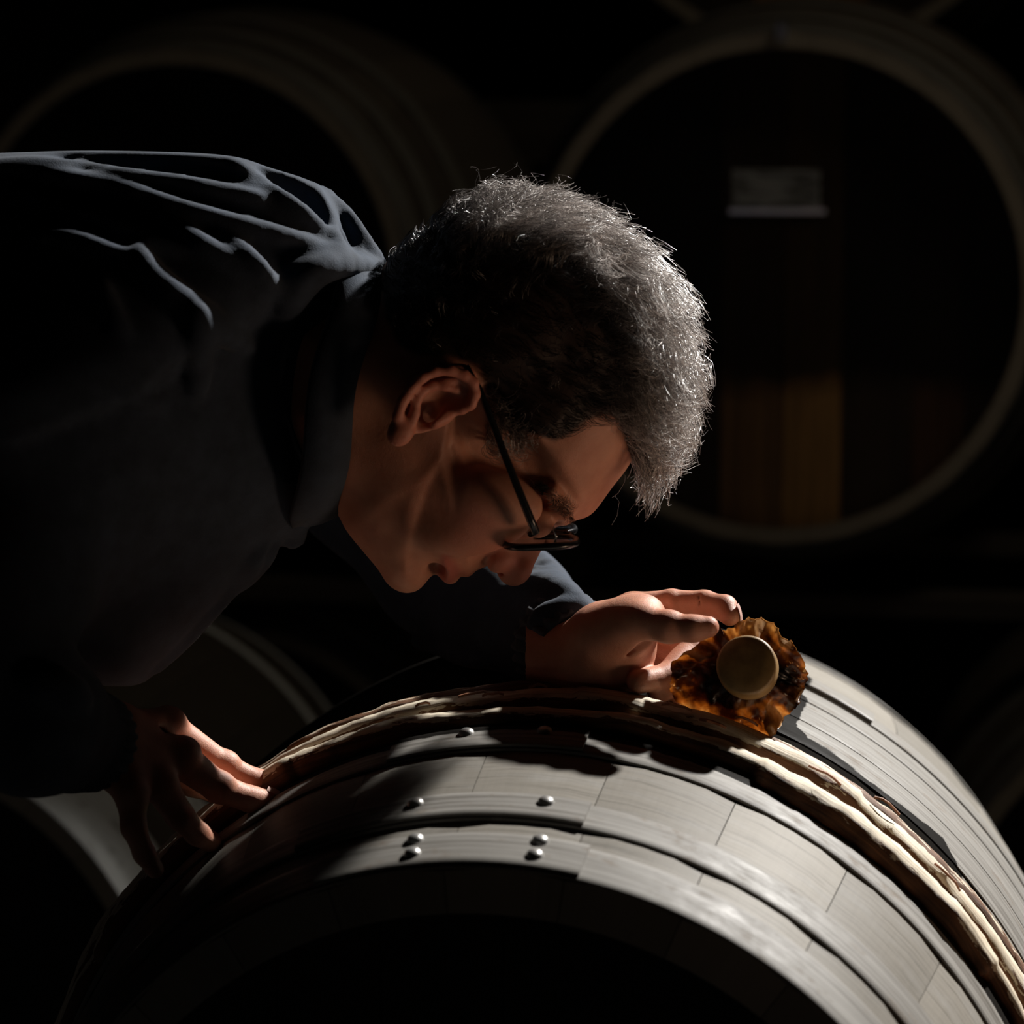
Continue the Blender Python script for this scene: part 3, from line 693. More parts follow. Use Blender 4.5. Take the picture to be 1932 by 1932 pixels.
# --- hands
def hand_r():
    v = Vol(PX(120, 1720, 1.76) - .03, PX(600, 1290, 1.90) + np.array([.02, .02, .04]), .0012)
    v.lo[2] = 1.68; v = Vol([PX(120, 0, 1.70)[0], PX(0, 1720, 1.80)[1], 1.69], [PX(600, 0, 1.9)[0], PX(0, 1290, 1.8)[1], 1.93], .0013)
    P = lambda a, b_, d: PX(a, b_, d)
    W_ = P(170, 1425, 1.765); W2 = P(150, 1400, 1.79)
    v.cap(P(60, 1395, 1.74), P(205, 1405, 1.775), .027, .024, .01)
    for m, r_ in ((P(315, 1374, 1.828), .0125), (P(338, 1432, 1.803), .0125), (P(300, 1478, 1.778), .0118), (P(250, 1500, 1.757), .0108)):
        v.cap(P(205, 1395, 1.785), m, .0200, r_, .010)
    v.ell(P(255, 1432, 1.79), (.026, .020, .022), RAD(-25), .008)
    v.chain([(P(315, 1374, 1.828), .0118), (P(422, 1447, 1.846), .0092), (P(480, 1474, 1.853), .0080), (P(520, 1476, 1.855), .0070)], .0035)
    v.chain([(P(340, 1432, 1.803), .0120), (P(413, 1487, 1.822), .0094), (P(473, 1508, 1.832), .0082), (P(508, 1512, 1.836), .0075)], .0035)
    v.ell(P(424, 1440, 1.845), (.0098, .0088, .0095), 0, .003); v.ell(P(414, 1481, 1.820), (.0100, .0090, .0095), 0, .003)
    v.chain([(P(300, 1478, 1.778), .0112), (P(338, 1538, 1.792), .0088), (P(372, 1572, 1.806), .0076), (P(398, 1588, 1.815), .0068)], .0035)
    v.chain([(P(248, 1500, 1.757), .0098), (P(252, 1560, 1.752), .0076), (P(272, 1610, 1.758), .0066), (P(292, 1640, 1.765), .0058)], .0035)
    v.chain([(P(225, 1410, 1.81), .016), (P(300, 1440, 1.85), .0125), (P(365, 1470, 1.872), .0105), (P(405, 1490, 1.88), .0090)], .006)
    for a, b_ in (((240, 1372, 1.775), (312, 1352, 1.818)), ((235, 1382, 1.768), (335, 1408, 1.793))):   # tendons
        v.cap(P(*a), P(*b_), .0022, .0035, .006)
    v.ell(P(318, 1362, 1.822), (.0110, .0100, .011), 0, .005); v.ell(P(345, 1418, 1.797), (.0115, .0100, .011), 0, .005)
    v.ell(P(300, 1400, 1.800), (.006, .010, .012), RAD(30), .006, 'sub')
    return v.mesh(2)
def hand_l():
    v = Vol([PX(990, 0, 1.84)[0], PX(0, 1400, 1.84)[1], 1.76], [PX(1430, 0, 1.84)[0], PX(0, 1090, 1.84)[1], 1.95], .0012)
    P = lambda a, b_, d: PX(a, b_, d - .11)
    v.cap(P(1010, 1235, 2.0), P(1120, 1245, 1.972), .028, .0265, .008)
    v.ell(P(1150, 1225, 1.965), (.033, .0300, .021), RAD(60), .008)
    v.ell(P(1185, 1180, 1.948), (.026, .0190, .017), RAD(30), .010)                 # ball of the thumb
    v.cap(P(1130, 1200, 1.955), P(1212, 1172, 1.935), .019, .0112, .010)
    v.chain([(P(1205, 1172, 1.935), .0118), (P(1262, 1184, 1.925), .0096), (P(1308, 1186, 1.920), .0082), (P(1336, 1183, 1.919), .0070)], .004)
    v.ell(P(1262, 1180, 1.925), (.0100, .0098, .0095), 0, .003)
    v.cap(P(1130, 1190, 1.985), P(1195, 1150, 1.975), .018, .0110, .008)
    v.chain([(P(1192, 1148, 1.975), .0105), (P(1267, 1137, 1.968), .0083), (P(1330, 1137, 1.960), .0076), (P(1367, 1147, 1.950), .0080), (P(1377, 1162, 1.944), .0066)], .0035)
    v.ell(P(1268, 1139, 1.966), (.0062, .0088, .0085), 0, .002); v.ell(P(1325, 1139, 1.960), (.0060, .0082, .0080), 0, .002)
    for a in (1268, 1322): v.cap(P(a - 2, 1125, 1.955), P(a + 1, 1162, 1.950), .0006, .0008, .0016, 'sub')
    v.cap(P(1160, 1190, 1.99), P(1225, 1190, 1.995), .016, .0115, .008)
    v.chain([(P(1225, 1190, 1.995), .0105), (P(1305, 1222, 1.985), .0090), (P(1258, 1276, 1.960), .0083), (P(1204, 1287, 1.945), .0076)], .003)   # middle, curled back
    v.cap(P(1150, 1230, 1.995), P(1215, 1225, 2.0), .016, .011, .008)
    v.chain([(P(1215, 1225, 2.0), .0100), (P(1282, 1255, 1.985), .0085), (P(1268, 1292, 1.962), .0075), (P(1240, 1312, 1.957), .0066)], .003)
    v.cap(P(1140, 1270, 1.985), P(1205, 1270, 1.99), .014, .010, .008)
    v.chain([(P(1205, 1265, 1.99), .0090), (P(1262, 1290, 1.972), .0075), (P(1280, 1318, 1.966), .0062), (P(1284, 1336, 1.962), .0052)], .003)
    v.chain([(P(1170, 1235, 1.944), .0012), (P(1215, 1215, 1.936), .0014), (P(1255, 1214, 1.935), .0008)], .006, 'sub')
    v.chain([(P(1202, 1138, 1.952), .0010), (P(1215, 1150, 1.944), .0012)], .004, 'sub')
    return v.mesh(2)
Vr, Qr = hand_r(); Vl, Ql = hand_l()
V = np.concatenate([Vh, Vr, Vl]); Q = np.concatenate([Qh, Qr + len(Vh), Ql + len(Vh) + len(Vr)])
bme = mesh_data('body', c2w(V) - MO, Q, M_SKIN)
tone = np.zeros((len(V), 3), np.float32); tone[:len(Vh), 0] = hairmask * .96; tone[:len(Vh), 1] = np.maximum(lip * .8, lipu * .6)
def g2(px, py, s): return np.exp(-((mpx - px) ** 2 + (mpy - py) ** 2) / s ** 2)
tone[:len(Vh), 2] = np.clip(.6 * g2(960, 1070, 40) + .5 * g2(900, 990, 55) + .45 * (is_ear & earbox), 0, 1)
# soften masks
for _ in range(3):
    A = np.zeros((len(Vh), 3)); C = np.zeros(len(Vh)); T = tone[:len(Vh)]
    for e_ in range(4):
        np.add.at(A, Qh[:, e_], T[Qh[:, (e_ + 1) % 4]]); np.add.at(C, Qh[:, e_], 1)
    tone[:len(Vh)] = A / np.maximum(C, 1)[:, None]
at = bme.attributes.new('tone', 'FLOAT_VECTOR', 'POINT'); at.data.foreach_set('vector', tone.ravel())
obj('body', bme, man)

# --- hair: curly strands as thin tubes
def strands(name, P0, Nn, L, flow, r0, curl, seg, seed, phase_scale=170., spread=.35, cl=1.0, clump=0):
    g = np.random.default_rng(seed); n = len(P0)
    s = P0 * phase_scale
    ph = 2.6 * (np.sin(s[:, 0] * .9 + 1.3 * np.sin(s[:, 1] * .7)) + np.sin(s[:, 1] * 1.1 + 1.7 * np.sin(s[:, 2] * .6)) + np.sin(s[:, 2] * .8 + s[:, 0] * .5)) * cl + g.normal(0, .45, n)
    up = Nn + g.normal(0, spread, (n, 3)); up /= np.linalg.norm(up, axis=1)[:, None]
    fl = flow + .35 * np.stack([np.sin(ph * .7), np.cos(ph * .6), np.sin(ph * .5 + 1)], 1)
    fl = fl - Nn * (fl * Nn).sum(1)[:, None]; fl /= np.linalg.norm(fl, axis=1)[:, None] + 1e-9
    b1 = np.cross(Nn, fl); pts = [P0 - Nn * .001]; t_prev = 0; d = up.copy()
    freq = g.normal(1, .18, n) * 2 * PI / .017
    P = P0.copy()
    for k in range(1, seg + 1):
        t = k / seg
        dirv = Nn * (1 - .75 * t)[..., None] if isinstance(t, np.ndarray) else up * (1 - .72 * t) + fl * (.9 * t)
        dirv = dirv / np.linalg.norm(dirv, axis=1)[:, None]
        P = P + dirv * (L / seg)[:, None]
        a = ph + freq * L * t; amp = curl * np.minimum(1, t * 1.6)
        off = (b1 * np.cos(a)[:, None] + fl * np.sin(a)[:, None]) * amp[:, None] + Nn * (np.sin(a * .5) * amp * .5)[:, None]
        pts.append(P + off)
    pts = np.stack(pts, 1)
    if clump:
        ci = g.choice(n, clump, replace=False); own = np.empty(n, int)
        for a0 in range(0, n, 2000):
            dd = ((P0[a0:a0 + 2000, None, :] - P0[ci][None]) ** 2).sum(2); own[a0:a0 + 2000] = ci[dd.argmin(1)]
        tq = (np.linspace(0, 1, seg + 1) ** .7 * .72)[None, :, None]
        sc_ = np.clip(L / L[own], .5, 1.3)[:, None, None]
        pts = pts * (1 - tq) + (pts[own][:, :1] + (pts[own] - pts[own][:, :1]) * sc_) * tq
    pts = pts + 0                                                 # n, seg+1, 3
    T = np.gradient(pts, axis=1); T /= np.linalg.norm(T, axis=2)[..., None] + 1e-12
    ref = np.broadcast_to(b1[:, None, :], T.shape); A_ = np.cross(T, ref); A_ /= np.linalg.norm(A_, axis=2)[..., None] + 1e-9
    B_ = np.cross(T, A_); rad = (r0 * np.linspace(1, .45, seg + 1))[None, :, None]
    ring = [pts + rad * (A_ * math.cos(q) + B_ * math.sin(q)) for q in (0, 2 * PI / 3, 4 * PI / 3)]
    Vv = np.stack(ring, 2).reshape(-1, 3)
    base = (np.arange(n)[:, None] * (seg + 1) + np.arange(seg)[None, :]).ravel() * 3
    Fc = np.concatenate([np.stack([base + i, base + (i + 1) % 3, base + 3 + (i + 1) % 3, base + 3 + i], 1) for i in range(3)])
    return Vv, Fc
cand = np.nonzero(hairmask & inpoly(mpx, mpy, hm))[0]
# weight: long hair over the top and front, short at the sides and nape
zz = np.abs(Vh[:, 2] - ZH)
long_ = np.clip((.071 - zz) / .018, 0, 1) * np.clip((mpx - 800) / 130, 0, 1)
front_ = np.clip((mpx - 1080) / 100, 0, 1)
pick = rng.choice(cand, 18500, p=((.5 + long_[cand]) / (.5 + long_[cand]).sum()))
P0 = Vh[pick]; N0 = Nh[pick]; lg = long_[pick]; fr = front_[pick]
L = .007 + lg * (.020 + .012 * fr) * rng.uniform(.6, 1.25, len(pick)) + .004 * rng.random(len(pick))
flow = np.stack([.55 + .2 * fr, -.15 - .45 * fr, np.sign(P0[:, 2] - ZH) * .15], 1)
Vs, Fs = strands('hair', P0, N0, L, flow, .00023, .0006 + .0038 * lg, 12, 11, cl=.7, clump=1500)
pk2 = rng.choice(cand[long_[cand] > .6], 420); Vs2, Fs2 = strands('hair', Vh[pk2], Nh[pk2], rng.uniform(.028, .046, 420), np.tile([.3, -.1, 0.], (420, 1)), .00012, np.full(420, .0032), 14, 12, spread=.6)
hme = mesh_data('hair', c2w(np.concatenate([Vs, Vs2])) - MO, np.concatenate([Fs, Fs2 + len(Vs)]), M_HAIR)
grey_ = np.clip(lg * 1.1, 0, 1) * rng.uniform(.3, 1.1, len(lg)) ** .8
at = hme.attributes.new('shade', 'FLOAT', 'POINT')
at.data.foreach_set('value', np.concatenate([np.repeat(grey_, len(Vs) // len(lg)), np.full(len(Vs2), .6)]).astype(np.float32))
hair = obj('hair', hme, man)
tag(hair, kind='stuff')
# eyebrow
mb = inpoly(mpx, mpy, np.array([(1008, 915), (1030, 918), (1078, 955), (1078, 978), (1062, 978), (1040, 945)], float)) & (zz > .010)
cb = np.nonzero(mb)[0]; pb = rng.choice(cb, 900)
Vb, Fb = strands('eyebrow', Vh[pb], Nh[pb], rng.uniform(.004, .008, 900), np.tile([-.5, .6, 0.], (900, 1)), .00012, np.full(900, .0002), 4, 13, spread=.25)
tag(obj('eyebrows', mesh_data('eyebrows', c2w(Vb) - MO, Fb, M_BROW), man), kind='stuff')
# fingernails
def nail(c, nrm, ax, L_, W_):
    c = np.array(c); nrm = np.array(nrm, float); nrm /= np.linalg.norm(nrm); ax = np.array(ax, float); ax -= nrm * (ax @ nrm); ax /= np.linalg.norm(ax); sd = np.cross(nrm, ax)
    V = []; Fc = []
    for i in range(6):
        for j in range(5):
            a = i / 5 * 2 - 1; b_ = j / 4 * 2 - 1
            wd = math.sqrt(max(.15, 1 - .55 * a * a))
            V.append(c + ax * a * L_ + sd * b_ * W_ * wd + nrm * (.0010 - .0022 * b_ * b_ - .0006 * a * a))
    for i in range(5):
        for j in range(4): Fc.append((i * 5 + j, i * 5 + 5 + j, i * 5 + 6 + j, i * 5 + 1 + j))
    return obj('fingernail', mesh_data('fingernail', c2w(np.array(V)) - MO, Fc, M_NAIL), man)
M_NAIL, _, _ = mat('nail', (.62, .42, .36), .3)
nail(PX(1377, 1160, 1.834) + np.array([.0066, .002, .0005]), (1, .25, .1), (-.2, -1, 0), .0055, .0045)
nail(PX(508, 1509, 1.836) + np.array([.004, .0062, -.001]), (.45, .9, -.1), (1, -.4, 0), .0050, .0045)
nail(PX(520, 1474, 1.855) + np.array([.002, .0060, -.001]), (.35, .9, -.1), (1, -.3, 0), .0050, .0042)

# --- shirt
vs = Vol([PX(-420, 0, 1.9)[0] - .02, PX(0, 1640, 1.86)[1], 1.50], [PX(1150, 0, 2.05)[0], PX(0, 240, 1.86)[1], 2.20], .0032)
tp = [(-900, 420, 500), (-420, 330, 600), (-200, 305, 600), (0, 300, 600), (200, 295, 600), (430, 302, 500), (520, 324, 350), (600, 350, 200), (643, 392, 110), (690, 455, 70), (728, 505, 50), (722, 620, 45),
      (690, 700, 42), (665, 820, 42), (640, 920, 44), (634, 966, 46), (600, 984, 50), (560, 1005, 55), (515, 1042, 60), (440, 1112, 60), (370, 1185, 60), (300, 1255, 60), (262, 1292, 55), (150, 1290, 60), (0, 1270, 80), (-420, 1250, 90), (-900, 1250, 90)]
Z_S = 1.87
tpoly = dense(tp, step=14); tpoly[:, 0], tpoly[:, 1] = (tpoly[:, 0] - 966) / F * Z_S, (966 - tpoly[:, 1]) / F * Z_S; tpoly[:, 2] = np.clip(tpoly[:, 2], 30, 600) / 1000
hs = vs.h; gx = vs.lo[0] + hs * np.arange(vs.n[0]); gy = vs.lo[1] + hs * np.arange(vs.n[1]); gz = (vs.lo[2] + hs * np.arange(vs.n[2]) - Z_S).astype(np.float32)
X, Y = np.meshgrid(gx, gy, indexing='ij'); d2, Rn = poly_field(X, Y, tpoly); Rn = blur2(Rn, 6)
swp = [(0, 600, 145), (300, 600, 140), (450, 600, 128), (560, 650, 108), (640, 600, 92), (700, 600, 80), (690, 800, 72), (640, 900, 80), (560, 900, 100), (450, 950, 122), (300, 1100, 125), (-300, 700, 150), (0, 1000, 145)]
Wl = blur2(lateral(X, Y, [((a - 966) / F * Z_S, (966 - b_) / F * Z_S, c / 1000) for a, b_, c in swp], .03), 4)
A = d2[:, :, None].astype(np.float32) + gz[None, None, :] ** 2 / (2 * Rn[:, :, None].astype(np.float32)); Wn = blur2(.050 + np.minimum(.64 * np.clip(-d2, 0, 1), .145), 4)     # the near flank falls away from the bent back like a tent
B = np.where(gz[None, None, :] < 0, -gz[None, None, :] - Wn[:, :, None], gz[None, None, :] - Wl[:, :, None]).astype(np.float32)
k = .010; hh = np.clip(.5 + .5 * (A - B) / k, 0, 1); vs.D = (B + (A - B) * hh + k * hh * (1 - hh)).astype(np.float32)
# hollow for the neck
vs.cap(PX(735, 735, 1.86), PX(830, 700, 1.86), .056, .062, .004, 'sub')
# near (right) arm
vs.chain([(PX(200, 680, 1.82), .060), (PX(90, 900, 1.80), .056), (PX(-20, 1130, 1.74), .052)], .05)
vs.chain([(PX(-20, 1130, 1.74), .052), (PX(-60, 1250, 1.70), .050)], .03)
vs.chain([(PX(-90, 1230, 1.70), .050), (PX(60, 1360, 1.70), .041), (PX(135, 1392, 1.745), .034)], .02)
# far (left) arm
vs.chain([(PX(520, 640, 2.03), .075), (PX(700, 860, 2.06), .062), (PX(850, 1060, 2.06), .054)], .03)
vs.chain([(PX(850, 1060, 2.06), .054), (PX(960, 1155, 1.99), .044), (PX(1065, 1217, 1.89), .034)], .02)
folds = [  # (polyline px, radius mm)
 ([(-60, 318), (0, 313), (60, 311), (150, 322), (250, 337), (350, 350), (420, 363), (500, 376)], 4.5),
 ([(-60, 332), (40, 330), (120, 340), (220, 360), (330, 395), (420, 420), (520, 445), (590, 465), (640, 480)], 6),
 ([(0, 360), (60, 370), (120, 395), (200, 425), (280, 455), (350, 475), (385, 470)], 5),
 ([(60, 452), (110, 450), (160, 462), (210, 482), (258, 490)], 5),
 ([(262, 470), (275, 510), (310, 545), (345, 575), (400, 610), (440, 640), (470, 655)], 7),
 ([(375, 590), (380, 620), (372, 660), (368, 740)], 7),
 ([(285, 408), (330, 430), (360, 450), (390, 475), (430, 495), (470, 510), (500, 530), (520, 548)], 7),
 ([(415, 440), (450, 465), (480, 495), (510, 525)], 4.5),
 ([(430, 305), (470, 330), (520, 365), (570, 400), (600, 430), (625, 455), (640, 480)], 3.5),
 ([(595, 350), (605, 385), (625, 430), (650, 490)], 3.5),
 ([(615, 358), (640, 400), (665, 450), (684, 500)], 3.5),
 ([(640, 385), (665, 420), (690, 462), (722, 500)], 4),
 ([(640, 480), (600, 505), (565, 525), (545, 560), (535, 600)], 9),
 ([(580, 520), (620, 500), (660, 500), (715, 510)], 6),
 ([(185, 530), (205, 580), (235, 635)], 4), 
 ([(240, 745), (265, 760), (300, 762)], 3),
 ([(563, 990), (562, 1010), (550, 1025)], 4), ([(515, 1035), (490, 1060), (455, 1100)], 4.5), ([(490, 1040), (465, 1070), (450, 1105)], 5),
 ([(440, 1112), (395, 1160), (340, 1218), (290, 1265)], 3),
 ([(60, 1288), (100, 1296), (150, 1318)], 9),
 ([(1022, 1052), (1045, 1085), (1075, 1115)], 4), ([(1000, 1078), (1030, 1088), (1060, 1105), (1095, 1130)], 4.5), ([(980, 1100), (1020, 1100), (1060, 1118), (1100, 1145)], 6), ([(1005, 1170), (1040, 1148), (1085, 1142)], 4),
 ([(780, 1213), (830, 1222), (880, 1245), (925, 1252)], 4),
]
def surf(px, py, V_=vs):
    ds = np.arange(1.52, 2.19, .0016); P = np.stack([(px - 966) / F * ds, (966 - py) / F * ds, ds], 1)
    ijk = np.round((P - V_.lo) / V_.h).astype(int); ok = ((ijk >= 0) & (ijk < V_.n)).all(1)
    if not ok.any(): return None
    ds = ds[ok]; P = P[ok]; ijk = ijk[ok]; d = V_.D[ijk[:, 0], ijk[:, 1], ijk[:, 2]]
    m = np.nonzero(d < 0)[0]; i = m[0] if len(m) else int(np.argmin(d)); return P[i]
grooves = [([(480, 322), (555, 352), (605, 395), (640, 455)], 8), ([(648, 415), (672, 455), (692, 488)], 5), ([(120, 306), (250, 312), (380, 318), (450, 330)], 5)]
for pl, r, md in [(a, b_, 'sub') for a, b_ in grooves] + [(a, b_, 'add') for a, b_ in folds]:
    pts = dense([(a, b_, 0) for a, b_ in pl], False, 16)
    ps = [surf(p[0], p[1]) for p in pts]; ps = [p for p in ps if p is not None]
    if len(ps) < 2: continue
    ps = np.array(ps)
    for _ in range(2): ps[1:-1] = .25 * ps[:-2] + .5 * ps[1:-1] + .25 * ps[2:]
    n = len(ps); rr_ = [r / 1000 * (.35 + .65 * math.sin(PI * min(1, max(0, (i + .5) / n))) ** .6) for i in range(n)]
    if md == 'add' and pl[0][1] > 440: rr_ = [q * 1.25 for q in rr_]
    for i in range(n - 1):
        vs.cap(ps[i], ps[i + 1], rr_[i], rr_[i + 1], .006, md)
Vt, Qt = vs.mesh(1)
Wt = c2w(Vt)
obj('shirt', mesh_data('shirt', Wt - MO, Qt, M_SHIRT), man)
# collar: a turned band round the neck
def collar():
    n = 72; V = []; cs = [(0, 0), (.003, .001), (-.010, .010), (-.024, .016), (-.026, .013), (-.010, .006)]
    c = PX(680, 738, ZH); a_ = (PX(724, 507, ZH) - PX(636, 966, ZH)) / 2; k = len(cs)
    for i in range(n):
        t = 2 * PI * i / n
        for (ax, rd) in cs:
            p = c + a_ * math.cos(t) * (1 + rd / .085) + np.array([0, 0, 1.]) * math.sin(t) * (.064 + rd)
            V.append(p + np.array([1, -.15, 0]) * (ax + .002 * math.sin(5 * t)))
    me = mesh_data('collar', c2w(np.array(V)) - MO, grid_faces(n, k, True, True), M_SHIRT); return obj('collar', me, man)
collar()
# ribbed cuffs
def cuff(a, b_, ra, rb_, name='cuff'):
    a = np.array(a); b_ = np.array(b_); ax = b_ - a; Lc = np.linalg.norm(ax); ax /= Lc; u = np.cross(ax, [0, 0, 1.]); u /= np.linalg.norm(u); v_ = np.cross(ax, u)
    n = 96; V = []; prof_ = [(0, .9), (.1, 1.02), (.35, 1.03), (.5, 1.0), (.65, 1.03), (.9, 1.02), (1, .98), (1, .9), (.5, .88)]
    for i in range(n):
        t = 2 * PI * i / n; rib = 1 + .035 * (1 if (i % 4) < 2 else -1)
        for s_, q in prof_:
            R = (ra + (rb_ - ra) * s_) * q * (rib if q > .95 else 1); V.append(a + ax * s_ * Lc + (u * math.cos(t) + v_ * math.sin(t)) * R)
    return obj(name, mesh_data(name, c2w(np.array(V)) - MO, grid_faces(n, len(prof_), True, True), M_CUFF), man)
cuff(PX(118, 1386, 1.737), PX(190, 1404, 1.768), .0335, .0285)
cuff(PX(1052, 1208, 1.898), PX(1092, 1232, 1.872), .0345, .0300)
# trousers and shoes, out of the frame to the left
vt = Vol([-1.30, -.15, 1.40], [-.55, .75, 2.2], .012)
def Wc(x, y, z): return np.array([x, y, z])
vt = Vol([-1.35, 1.45, .04], [-.45, 2.15, 1.38], .012)
vt.cap(Wc(-.64, 1.86, 1.09), Wc(-.96, 1.85, .97), .112, .125, .05); vt.cap(Wc(-.97, 1.79, .97), Wc(-.97, 1.91, .97), .12, .12, .05)
for y in (1.68, 1.98):
    vt.chain([(Wc(-.99, y * .5 + .91, .92), .105), (Wc(-.97, y, .50), .070), (Wc(-1.04, y, .085), .055)], .03)
Vp, Qp = vt.mesh(2); obj('trousers', mesh_data('trousers', Vp - MO, Qp, M_TROUS), man)
for y in (1.68, 1.98):
    v = Vol([-1.16, y - .08, -.01], [-.78, y + .08, .15], .006)
    v.cap(Wc(-1.07, y, .038), Wc(-.88, y, .034), .037, .034, .02); v.cap(Wc(-1.05, y, .04), Wc(-1.04, y, .10), .04, .042, .02)
    v.D[:, :, :2] = .02
    Vp, Qp = v.mesh(1); obj('shoe', mesh_data('shoe', Vp - MO, Qp, M_SHOE), man)

# ------------------------------------------------------------------ spectacles
gl = empty('eyeglasses', tuple(c2w(PX(1030, 1010, 1.86)))); GO = np.array(gl.location)
tag(gl, "dark-rimmed eyeglasses worn by the man, slipped down his nose", 'glasses')
def tube(name, pts, r, m, parent, origin, closed=False, nv=8, flat=1.0):
    P = np.array(pts, float); n = len(P); r = np.broadcast_to(np.array(r, float), (n,))
    T = np.roll(P, -1, 0) - np.roll(P, 1, 0) if closed else np.gradient(P, axis=0); T /= np.linalg.norm(T, axis=1)[:, None]
    ref = np.array([0, 0, 1.]) if abs(T[:, 2]).mean() < .8 else np.array([0, 1., 0])
    V = []
    for i in range(n):
        a = np.cross(T[i], ref); a /= np.linalg.norm(a) + 1e-9; b_ = np.cross(T[i], a)
        for j in range(nv):
            t = 2 * PI * j / nv; V.append(P[i] + r[i] * (a * math.cos(t) + b_ * math.sin(t) * flat))
    Fc = grid_faces(n, nv, closed, True).tolist()
    if not closed: Fc += [list(range(nv)), [(n - 1) * nv + j for j in range(nv)][::-1]]
    return obj(name, mesh_data(name, c2w(np.array(V)) - origin, Fc, m), parent)
gu = (PX(1087, 1009, ZH) - PX(952, 1014, ZH)); gc = (PX(1087, 1009, ZH) + PX(952, 1014, ZH)) / 2; gu /= 2
gw = np.array([0, .10, 1.0]); gw /= np.linalg.norm(gw)
for sgn in (-1, 1):
    cz = gc + gw * sgn * .036; P = []
    for i in range(48):
        t = 2 * PI * i / 48; c_, s_ = math.cos(t), math.sin(t)
        P.append(cz + gu * math.copysign(abs(c_) ** .75, c_) * .98 + gw * math.copysign(abs(s_) ** .75, s_) * .027)
    r_ = tube('rim', P, .0024, M_BLACK, gl, GO, True)
    V = [cz] + P; lens = obj('lens', mesh_data('lens', np.concatenate([c2w(np.array(V)) - GO + np.array([0, 0, .0005]), c2w(np.array(V)) - GO - np.array([0, 0, .0007])]),
         [(0, 1 + i, 1 + (i + 1) % 48) for i in range(48)] + [(49, 50 + (i + 1) % 48, 50 + i) for i in range(48)] + [(1 + i, 50 + i, 50 + (i + 1) % 48, 1 + (i + 1) % 48) for i in range(48)], M_GLASS, smooth=False), gl)
    hz = sgn * .069
    e = lambda px, py, dz: np.array([(px - 966) / F * (ZH - abs(dz)), (966 - py) / F * (ZH - abs(dz)), ZH + dz])
    tube('temple_arm', [e(880, 690, sgn * .080), e(905, 735, sgn * .081), e(930, 800, sgn * .081), e(950, 852, sgn * .079), e(976, 918, sgn * .077), e(1000, 978, sgn * .073), e(1010, 1003, sgn * .069), e(1000, 1008, sgn * .064)],
         [.0016, .0020, .0022, .0023, .0025, .0027, .0028, .002], M_BLACK, gl, GO, nv=8)
    tube('nose_pad', [gc + gu * .45 + gw * sgn * .013, gc + gu * .40 + gw * sgn * .011 + np.array([-.001, .006, 0]), gc + gu * .38 + gw * sgn * .010 + np.array([-.002, .009, 0])], [.0007, .0009, .0022], M_STEEL, gl, GO)
tube('bridge', [gc + gu * .70 + gw * -.012, gc + gu * .86 + gw * -.005, gc + gu * .88, gc + gu * .86 + gw * .005, gc + gu * .70 + gw * .012], .0017, M_BLACK, gl, GO)

# ------------------------------------------------------------------ bung in its stained wrapper
bc = PX(1408, 1254, 1.812); bg = empty('barrel_bung', tuple(c2w(bc))); BO = np.array(bg.location)
tag(bg, 'round tan bung in crumpled amber-stained wrapper held in the raised left hand', 'bung')
ax = np.array([.16, -.22, 1.0]); ax /= np.linalg.norm(ax); bu = np.cross(ax, [0, 1., 0]); bu /= np.linalg.norm(bu); bv = np.cross(ax, bu)
V = []; n = 64; pr = [(0, 0), (.010, 0), (.0185, .0002), (.0200, .0012), (.0205, .003), (.0208, .016), (.0195, .030), (0, .030)]
for i in range(n):
    t = 2 * PI * i / n
    for R, s_ in pr: V.append(bc + (bu * math.cos(t) + bv * math.sin(t)) * R * .94 + ax * s_)
obj('plug', mesh_data('plug', c2w(np.array(V)) - BO, grid_faces(n, len(pr), True, False)[:, ::-1], M_PLUG), bg)
# wrapper: crumpled disc with a frilled edge, outline read off the cloth itself
outl = [(1352, 1180), (1372, 1190), (1400, 1170), (1440, 1168), (1466, 1183), (1475, 1200), (1497, 1215), (1515, 1245), (1523, 1262), (1527, 1285), (1517, 1315), (1500, 1340), (1488, 1352), (1480, 1372), (1462, 1385), (1440, 1396),
        (1412, 1396), (1398, 1388), (1366, 1376), (1338, 1360), (1300, 1340), (1272, 1315), (1266, 1285), (1270, 1255), (1290, 1232), (1320, 1215), (1335, 1190)]
ol = dense([(a, b_, 0) for a, b_ in outl], True, 5)[:, :2]; n = len(ol); rings = 26; V = []
ol = ol + rng.normal(0, 1.6, ol.shape)
cw = PX(1408, 1262, 1.832)
def fbm(x, y):
    s_ = 0
    for q, (fx, fy, p_) in enumerate([(130, 60, .3), (-70, 150, 1.7), (210, -120, 2.9), (320, 240, .8), (-380, 190, 4.1), (520, 470, 2.2)]): s_ = s_ + abs(np.sin(fx * x + fy * y + p_ + 1.2 * np.sin(90 * x - 60 * y))) / (1 + q * .8)
    return s_ - 1.2
for layer in (0, 1):
    for i in range(n):
        e_ = PX(ol[i, 0], ol[i, 1], 1.832)
        for r in range(rings):
            t = .12 + .88 * r / (rings - 1); p = cw * (1 - t) + e_ * t
            dx, dy = p[0], p[1]
            z = .0045 * t * fbm(dx, dy) + .006 * max(0, t - .55) * math.sin(i * .33 + 2 * math.sin(i * .1)) * 2.0 - .010 * max(0, t - .6) * math.sin(i / n * 2 * PI + 2.0) + .010 * (t - .5)
            V.append(p + np.array([0, 0, z + layer * .0005]))
fA = grid_faces(n, rings, True, False); Fc = np.concatenate([fA, fA[:, ::-1] + n * rings]).tolist()
for i in range(n):
    j = (i + 1) % n
    for r in (0, rings - 1):
        q = [i * rings + r, j * rings + r, n * rings + j * rings + r, n * rings + i * rings + r]; Fc.append(q if r == 0 else q[::-1])
wme = mesh_data('wrapper', c2w(np.array(V)) - BO, Fc, M_AMBER)
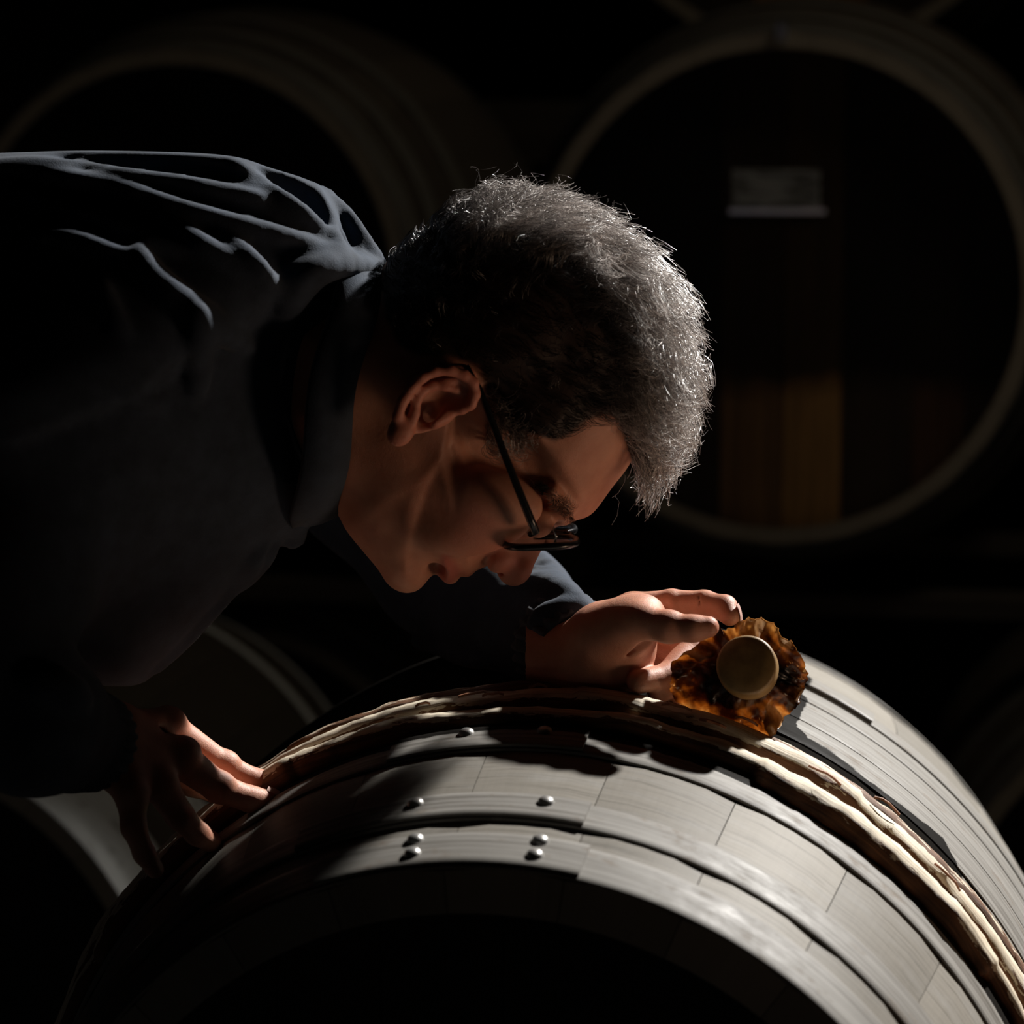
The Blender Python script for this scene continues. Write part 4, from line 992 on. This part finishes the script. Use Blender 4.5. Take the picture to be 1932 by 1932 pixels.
at = wme.attributes.new('rim', 'FLOAT', 'POINT'); at.data.foreach_set('value', np.tile((np.linspace(.12, 1, rings) ** 2.2).astype(np.float32), 2 * n))
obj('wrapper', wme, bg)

# bark flakes lying on the wooden hoops
def on_barrel(s, th, off):
    a = np.array([math.sin(AZ), math.cos(AZ), 0]); r = np.array([math.cos(AZ), -math.sin(AZ), 0]); R = RfF(s) + off
    return C0 + a * s + r * R * math.sin(th) + np.array([0, 0, R * math.cos(th)])
M_BARK, _, _ = mat('bark_flake', (.22, .085, .035), .6)
g = random.Random(5)
for (s, thd, L_, Wd) in [(.21, -7.5, .011, .003), (.206, -5.5, .007, .003), (.214, -1, .006, .002), (.212, 13.5, .010, .003), (.209, 17.5, .009, .004), (.228, 20.5, .008, .003), (.211, 30, .012, .003), (.224, 37, .010, .003), (.207, 46, .012, .003), (.205, -13, .005, .002)]:
    c = on_barrel(s, RAD(thd), .0145 if s < .212 else .0165); V = []
    t_ = np.array([math.cos(RAD(thd)), 0, -math.sin(RAD(thd))]); nn = np.array([math.sin(RAD(thd)), -.1, math.cos(RAD(thd))]); ya = np.array([0, 1., 0])
    for i in range(5):
        u = i / 4 * 2 - 1; wv = Wd * (1 - .6 * u * u) * g.uniform(.6, 1.1); hgt = .0016 * (1 - u * u) + g.uniform(0, .001)
        for (sd, hz_) in ((-1, 0), (1, 0), (.9, .0016), (-.9, .0014)): V.append(t_ * u * L_ + ya * sd * wv / 2 + nn * (hgt + hz_) + ya * g.uniform(-.0006, .0006))
    Fc = grid_faces(5, 4, False, True).tolist() + [[3, 2, 1, 0], [16, 17, 18, 19]]
    o = obj('bark_flake', mesh_data('bark_flake', np.array(V), Fc, M_BARK, smooth=False)); o.location = tuple(c)
    tag(o, {-7.5: 'longest reddish bark flake on the wooden hoops left of centre', -5.5: 'short reddish bark flake just right of the longest one at centre left', -1: 'tiny bark flake at the crest of the wooden hoops', 13.5: 'reddish bark flake on the wooden hoops below the thumb',
        17.5: 'bark flake on the wooden hoops at the left foot of the amber wrapper', 20.5: 'bark flake wedged under the middle of the amber wrapper', 30: 'first bark flake right of the amber wrapper on the hoops', 37: 'second bark flake right of the amber wrapper on the hoops',
        46: 'third and lowest bark flake on the right slope of the hoops', -13: 'leftmost tiny bark flake on the wooden hoops'}[thd], 'bark', 'bark flakes on the wooden hoops')
